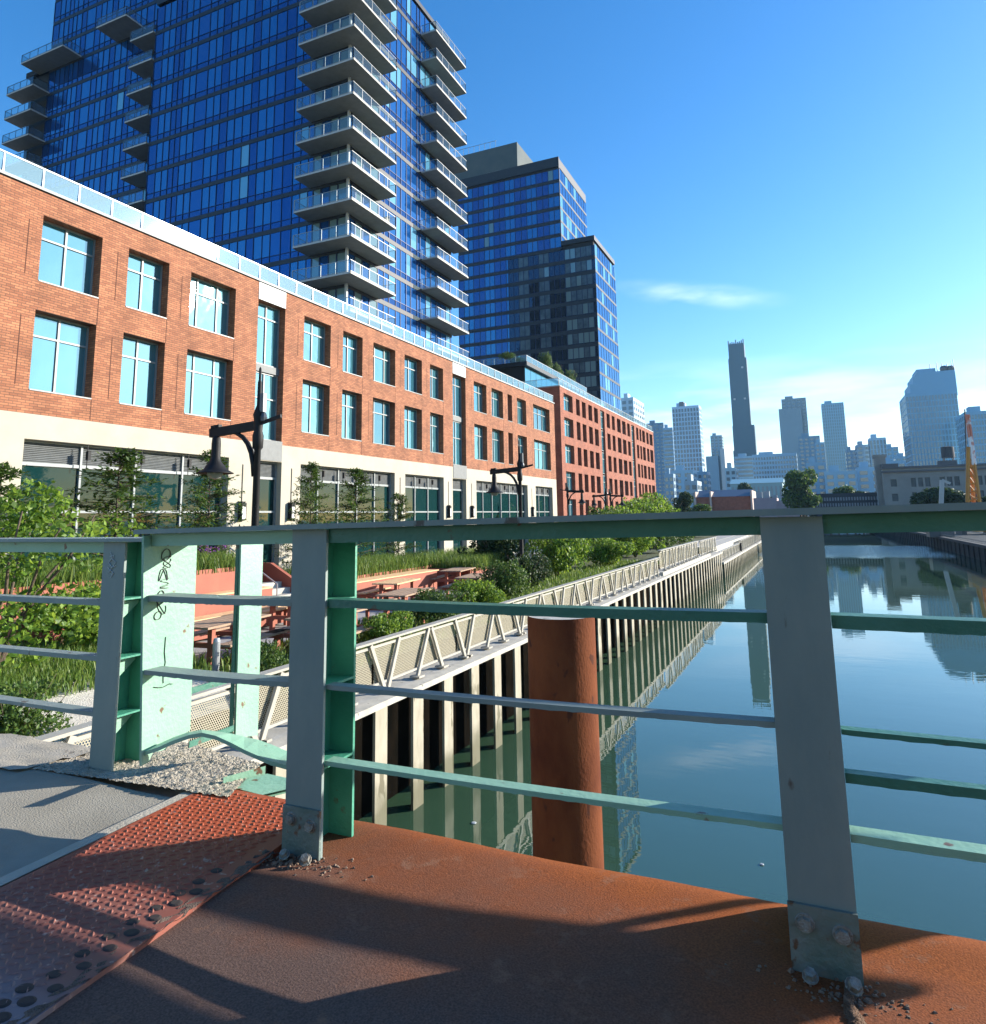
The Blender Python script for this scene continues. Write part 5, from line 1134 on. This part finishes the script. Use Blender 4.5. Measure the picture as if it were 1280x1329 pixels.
for (px, py, X, s, lab) in ((158,583,-17,(1.35,1.35,1.02),'widest feathery young cypress before the large left shop window'),(275,585,-17,(.95,.95,1.04),'slim feathery cypress just left of the nearest lamp post'),
        (2,600,-17,(1.1,1.1,1.02),'feathery cypress cut by the left picture edge'),(405,600,-17,(.8,.8,1.02),'small cypress right of the nearest lamp post'),(463,608,-17,(1.05,1.05,1.02),'feathery cypress in front of the middle shop window'),
        (517,640,-17,(.8,.8,.8),'low cypress by the narrow shopfront pier')):
    p = at(px, py, X=X); place(cyp, (X, p.y, p.z-4.55*s[2]), s, px*.1, lab, G_)
# left broad leaved tree
tl = thing('redbud_tree', (-11.1,6.5,-2.5), 'multi-stemmed tree with large bright leaves filling the left edge', 'tree')
rn = random.Random(11); bl = []
for i in range(26):
    a = rn.uniform(0,2*PI); r = rn.uniform(0,1.5); z = rn.uniform(1.2,3.0); bl.append((math.cos(a)*r, math.sin(a)*r*1.2, z-.25*r, rn.uniform(.35,.65), rn.uniform(.35,.65), rn.uniform(.22,.4)))
mb = leafcloud(3900, .08, bl, 1.15, up=.2, seed=12); finish(mb, 'crown', M['leaf_bright'], tl); finish(limbs(2.6, 8, 1.3, .045, 5), 'trunk', M['bark'], tl)
place(bB, (-12.2,9.0,-2.6), (1.2,1.2,1.5), 2, 'broad bright shrub behind the left tree')
place(bA, (-9.4,4.6,-2.3), (.7,.6,.6), 2, 'little weedy plant growing out of the pale gravel bank')
# grass
def grassfield(name, n, region, h, label, zfun, seed=2, m='grass', w=.010):
    rn = random.Random(seed); mb = MB(); x0,x1,y0,y1 = region
    for _ in range(n):
        x = rn.uniform(x0,x1); y = rn.uniform(y0,y1); z = zfun(x,y); hh = h*rn.uniform(.5,1.2); a = rn.uniform(0,2*PI); lean = rn.uniform(.1,.6)*hh
        dx, dy = math.cos(a)*lean, math.sin(a)*lean; sx, sy = -math.sin(a)*w, math.cos(a)*w
        mb.add([(x-sx,y-sy,z),(x+sx,y+sy,z),(x+dx*.45+sx*.7,y+dy*.45+sy*.7,z+hh*.7),(x+dx*.45-sx*.7,y+dy*.45-sy*.7,z+hh*.7),(x+dx,y+dy,z+hh*.95)],[(0,1,2,3),(3,2,4)])
    o = mb.build(name, M[m]); tag(o, label, 'grass', kind='stuff'); return o
# raised bank at left
bank = gridsheet([(-14,-2),(-7.6,-2),(-7.6,8.2),(-14,9.5)], 50, 60, lambda x, y: -2.62+.32*min(1,max(0,(-7.6-x)/2.2))+.28*max(0,1-(y-2)/7)+random.uniform(-.012,.012)); struct('gravel_bank', bank, M['sand'])
bz = lambda x, y: -2.62+.32*min(1,max(0,(-7.6-x)/2.2))+.28*max(0,1-(y-2)/7)
grassfield('grass', 16000, (-14,-9.3,2,9.0), .26, 'long green grass on the bank below the left tree', bz, 3)
grassfield('grass', 1500, (-8.3,-7.6,2.6,5.2), .13, 'sparse weeds along the fence foot at the left', bz, 4)
b = MB(); b.quad((-10.8,8.6,GZ+.0),(-7.63,8.6,GZ+.0),(-7.63,57,GZ+.0),(-10.8,57,GZ+.0)); b.quad((-15,27.5,GZ+.004),(-10.81,27.5,GZ+.004),(-10.81,110,GZ+.004),(-15,110,GZ+.004)); struct('planting_bed', b, M['soil'])
grassfield('ground_cover', 9000, (-10.8,-7.7,9,40), .20, 'low leafy ground cover in the planting strip', lambda x,y: GZ, 6, 'grass', .02)

# ================================================================ TERRACE: planters, benches, picnic tables
def planter(loc, x0,x1,y0,y1,zt,label, grass_h=.45, n=2600, seed=1, m='grass'):
    r = thing('planter', loc, label, 'planter'); t = .08
    b = MB(); zb = GZ-.05
    b.box(x1-t,x1,y0,y1,zb,zt); b.box(x0,x0+t,y0,y1,zb,zt); b.box(x0+t,x1-t,y0,y0+t,zb,zt); b.box(x0+t,x1-t,y1-t,y1,zb,zt); b.build('planter_wall', M['corten'], r)
    b = MB(); b.box(x0+t,x1-t,y0+t,y1-t,zb,zt-.08); b.build('soil', M['soil'], r)
    grassfield('ornamental_grass', n, (x0+.1,x1+.05,y0+.1,y1-.1), grass_h, 'ornamental grass filling the '+label.split(' ',1)[1][:60], lambda x,y: zt-.1, seed, m, .012)
planter((-15,12.5,GZ), -16.4,-14.0,8.2,15.3,-1.18,'long terracotta planter behind the timber bench, left part', .5, 5000, 21)
planter((-15,22,GZ), -16.4,-14.0,19.0,24.5,-1.85,'terracotta planter with overhanging grass in the middle of the terrace', .6, 5200, 22)
planter((-13.6,26,GZ), -14.6,-12.4,25.2,29.0,-2.0,'red planter corner below the dark rounded bush', .6, 3500, 23)
planter((-18.5,20,GZ), -19.2,-17.2,17.0,40.0,-2.25,'low rear planter of tall grass before the shop windows', .7, 6500, 24)
for (x, y) in [(-15.2,13.4),(-15.0,14.2),(-15.6,12.8)]:
    pass
b = leafcloud(120, .05, [(-15.1,14.4,-.62,.5,.5,.22)], 1.2, seed=4); o = b.build('flowers', M['purple']); tag(o, 'purple flower heads above the planter grass', 'flowers', kind='stuff')
# stepped timber bench in front of the first planter
tb = thing('terrace_bench', (-13.5,12,GZ), 'long two step timber bench built against the terracotta planter', 'bench')
b = MB()
for k in range(3): b.box(-13.99+k*.16-.0,-13.85+k*.16,8.4,15.2,-1.80,-1.76)
b.build('upper_seat', M['wood'], tb)
b = MB()
for k in range(3): b.box(-13.45+k*.17,-13.30+k*.17,8.4,15.2,-2.24,-2.20)
b.build('lower_seat', M['wood'], tb)
b = MB(); b.box(-13.98,-13.52,8.4,15.2,GZ,-1.801); b.box(-13.5,-12.96,8.4,15.2,GZ,-2.241); b.build('base', M['corten'], tb)
tb = thing('terrace_bench', (-13.5,20.5,GZ), 'far timber bench beside the middle planter', 'bench')
b = MB()
for k in range(4): b.box(-13.99+k*.2,-13.82+k*.2,17.6,24,-1.98,-1.94)
b.build('seat', M['wood'], tb); b = MB(); b.box(-13.95,-13.25,17.7,23.9,GZ,-1.981); b.build('base', M['corten'], tb)
# steps with handrail between the planters
st = thing('steps', (-15,16.8,GZ), 'pale concrete steps with a dark red cheek wall between the planters', 'steps')
b = MB()
for k in range(5): b.box(-14.1-k*.34,-13.76-k*.34,15.6,17.4,GZ,GZ+.16*(k+1))
b.build('treads', M['cap_concrete'], st)
b = MB(); b.add([(-13.9,17.41,GZ),(-16.2,17.41,GZ),(-16.2,17.41,-1.3),(-15.6,17.41,-1.3),(-13.9,17.41,-2.2),(-13.9,17.55,GZ),(-16.2,17.55,GZ),(-16.2,17.55,-1.3),(-15.6,17.55,-1.3),(-13.9,17.55,-2.2)],[(0,4,3,2,1),(5,6,7,8,9),(0,5,9,4),(4,9,8,3),(3,8,7,2)]); b.build('cheek_wall', M['corten'], st)
b = MB(); b.tube([(-13.8,15.7,-1.75),(-15.6,15.7,-.75)],.02,6); b.tube([(-13.8,15.7,GZ),(-13.8,15.7,-1.75)],.02,6); b.tube([(-15.6,15.7,-1.8),(-15.6,15.7,-.75)],.02,6); b.build('handrail', M['railmetal'], st)
def picnic(loc, rz, label, L=1.9, dark=False):
    r = thing('picnic_table', loc, label, 'picnic table', 'picnic tables on the terrace'); mt = M['wood_dark'] if dark else M['wood']
    T = Matrix.Rotation(rz,4,'Z')
    def bld(b, name, m):
        me = bpy.data.meshes.new(name); me.from_pydata(b.v, [], b.f); me.materials.append(m); me.update(); o = bpy.data.objects.new(name, me); COL.objects.link(o); o.parent = r; return o
    r.rotation_euler = (0,0,rz)
    b = MB()
    for k in range(5): b.box(-.42+k*.17,-.42+k*.17+.155,-L/2,L/2,.72,.76)
    bld(b, 'tabletop', mt)
    for s in (-1,1):
        b = MB()
        for k in range(2): b.box(s*.78-.15+k*.155,s*.78-.15+k*.155+.145,-L/2,L/2,.43,.47)
        bld(b, 'seat', mt)
    for s in (-1,1):
        y = s*(L/2-.3)
        b = MB(); b.box(-.3,-.2,y-.05,y+.05,0,.719); b.box(.2,.3,y-.05,y+.05,0,.719); b.box(-.95,.95,y-.04,y+.04,.34,.429); b.box(-.82,-.74,y-.04,y+.04,0,.339); b.box(.74,.82,y-.04,y+.04,0,.339); bld(b, 'leg', M['corten'])
for (x, y, rz, lab, dk_) in ((-10.9,10.9,.1,'nearest weathered picnic table seen between the mint plates',True),(-9.5,12.4,.1,'picnic table partly hidden by the second post',True),(-12.0,14.4,.1,'pale picnic table by the long timber bench',False),
        (-10.2,16.6,.15,'long picnic table right of the second post',True),(-12.2,19.4,.15,'sunlit picnic table before the middle planter',False),(-10.6,21.8,.15,'farther picnic table by the light green shrub',True),(-12.6,24.4,.15,'farthest picnic table beside the red planter corner',True)):
    picnic((x,y,GZ-.05), rz, lab, dark=dk_)
for (x, y) in ((-9.15,9.0),):
    p = thing('bollard', (x,y,GZ), 'short grey post standing beside the nearest picnic table', 'bollard'); b = MB(); b.lathe((x,y,GZ-.05), [(.06,0),(.06,.75),(.045,.8),(.001,.8)], 12); b.build('post', M['railmetal'], p)

# ================================================================ STREET LAMPS
def lamp(s, flip):
    """cast lamp post, bracket arm on -x side with hanging bell shade, stub on the other side"""
    r = bpy.data.objects.new('street_lamp', None); COL.objects.link(r)
    def fin(mb, name, m, par): 
        o = finish(mb, name, m, par); return o
    b = MB(); b.smooth = True; b.lathe((0,0,0), [(.19,0),(.19,.25),(.14,.3),(.13,.9),(.10,1.0),(.085,1.1),(.07,4.3),(.11,4.35),(.12,4.6),(.09,4.7),(.10,4.95),(.12,5.05),(.07,5.2),(.05,5.25),(.045,5.75),(.03,5.8),(.028,6.05),(.001,6.1)], 14); fin(b, 'post', M['black'], r)
    b = MB(); b.bar((0,0,4.83),(-1.38,0,4.74),.10,.19); b.bar((0,0,4.85),(.62,0,4.98),.05,.07); b.bar((-1.34,0,4.86),(-1.10,0,4.88),.10,.08)
    b.smooth = True; b.tube([(-.07,0,3.75),(-.10,0,4.0),(-.17,0,4.25),(-.28,0,4.45),(-.43,0,4.6),(-.62,0,4.7),(-.8,0,4.74)],[.06,.06,.058,.055,.05,.045,.04],8); b.lathe((-1.2,0,4.72), [(.035,-.04),(.035,.1),(.08,.16),(.02,.2)], 8); fin(b, 'arm', M['black'], r)
    b = MB(); b.smooth = True; b.lathe((-1.2,0,0), [(.03,4.7),(.09,4.62),(.10,4.5),(.10,4.22),(.12,4.12),(.20,4.02),(.24,3.95),(.36,3.88),(.40,3.86),(.39,3.85),(.2,3.93)], 20); sh = fin(b, 'lamp_shade', M['black'], r)
    b = MB(); b.smooth = True; b.lathe((-1.2,0,0), [(.17,3.9),(.17,3.84),(.12,3.75),(.001,3.72)], 14); fin(b, 'lamp_glass', mat('lamp_lens',(.25,.27,.25),rough=.15), sh)
    b = MB(); b.lathe((.14,0,4.98), [(.001,-.1),(.07,-.08),(.08,.0),(.05,.1),(.001,.12)], 8); b.box(.06,.16,-.05,.05,5.1,5.5); fin(b, 'sensor_box', M['raildark'], r)
    return r
L0_ = lamp(1, False); tag(L0_, 'nearest black street lamp, bell shade hanging left in front of the brick wall', 'street lamp', 'street lamps on the promenade'); L0_.location = (-10.25,10.96,GZ-.08); L0_.scale = (.95,.95,.97)
for (loc, rz, s, lab) in (((-10.9,26.72,GZ-.08),.0,.97,'second black street lamp rising behind the railing, bell shade to the left'),((-17.1,51.55,GZ-.05),PI,.95,'third street lamp with its bell shade turned right'),
        ((-17.78,64.98,GZ-.05),0,.95,'fourth street lamp, small, bell shade left of its post'),((-17.84,66.89,GZ-.05),PI,.95,'fifth street lamp close beside another, bell shade to the right'),((-20.6,103.95,GZ-.05),0,.95,'farthest street lamp at the end of the red building')):
    c = copy_tree(L0_); c.location = loc; c.rotation_euler = (0,0,rz); c.scale = (s,)*3; c['label'] = lab

# ================================================================ FAR TREES
def roundtree(seed, mat_, n=1500, size=.5):
    rn = random.Random(seed); bl = []
    for i in range(16):
        a = rn.uniform(0,2*PI); r = rn.uniform(0,2.6); bl.append((math.cos(a)*r, math.sin(a)*r, rn.uniform(3.5,8.2)-.25*r, rn.uniform(1.,1.9), rn.uniform(1.,1.9), rn.uniform(.8,1.5)))
    r = bpy.data.objects.new('tree', None); COL.objects.link(r); tag(r, 'x', 'tree')
    finish(leafcloud(n, size, bl, 1.2, seed=seed), 'crown', mat_, r); finish(limbs(5.5, 5, 1.8, .2, seed), 'trunk', M['bark'], r); return r
rA = roundtree(31, M['leaf_mid'], 7500, .36); rB = roundtree(33, M['leaf_dark'], 6500, .38)
def placetree(proto, px, pytop, Y, sx, lab, group=None):
    p = at(px, pytop, Y=Y); H = 9.4; s = (p.z+3.4)/H; place(proto, (p.x,Y,-3.4), (sx,sx,s), px*.37, lab, group)
placetree(rA, 1037, 606, 175, 1.28, 'large round tree with sunlit right half in front of the skyline')
placetree(rB, 888, 634, 150, .72, 'dark round tree at the end of the red building')
placetree(rB, 968, 622, 250, 1.0, 'small dark tree behind the navy roof')
placetree(rA, 905, 652, 140, .7, 'low bright tree below the dark round one')
for i, (px, pt, Y, s, lab) in enumerate(((1090,628,225,1.2,'low tree behind the black warehouse, left'),(1110,634,240,1.3,'low tree behind the black warehouse, middle'),(1130,636,240,1.2,'low tree behind the black warehouse, right'),(1002,642,245,1.1,'dark tree between shed and warehouse'),
        (1195,635,150,1.0,'dark tree before the left half of the factory'),(1212,628,152,1.3,'dark tree beside the white boom'),(1238,632,150,1.2,'dark tree left of the orange rig'),(1282,640,148,1.3,'dark tree at the right picture edge'),(860,652,130,.7,'small bright tree under the red building corner'),(875,656,160,.8,'pale bush-like tree near the dark round tree'))):
    placetree(rB if i not in (0,8,9) else rA, px, pt, Y, s, lab)
for i in range(9):
    x = -5+i*2.5; c = place(rB, (x,268+random.uniform(-2,4),-3.4), (.8,.8,random.uniform(.55,.8)), i*2.1, 'dark tree in the row closing the far end of the canal', 'trees at the canal end')
# rooftop trees on the setback
for (px, py, lab) in ((706,460,'tall thin bamboo-like shrub on the penthouse roof'),(723,474,'middle shrub on the penthouse roof'),(740,482,'right hand shrub on the penthouse roof'),(657,459,'thin dark rooftop plant left of the penthouse corner')):
    p = at(px, py, X=-33.5); place(bA, (p.x,p.y,zp+.01), (1.3,1.3,max(.9,p.z-zp)), px, lab)
for o in (bA,bB,bC,cyp,rA,rB):
    for ch in [x for x in bpy.data.objects if x.parent == o]: bpy.data.objects.remove(ch)
    bpy.data.objects.remove(o)

# ================================================================ air
hz = MB(); hz.box(-1700,1700,-60,1700,-7,330)
m = bpy.data.materials.new('haze_air'); m.use_nodes = True; nt = m.node_tree; nt.nodes.clear()
out = N(nt, 'ShaderNodeOutputMaterial'); v = N(nt, 'ShaderNodeVolumePrincipled'); v.inputs['Color'].default_value = (.38,.68,1,1); v.inputs['Density'].default_value = .00010; v.inputs['Anisotropy'].default_value = .2
nt.links.new(v.outputs[0], out.inputs['Volume'])
HAZE = True
if HAZE: tag(hz.build('haze', m), kind='stuff')
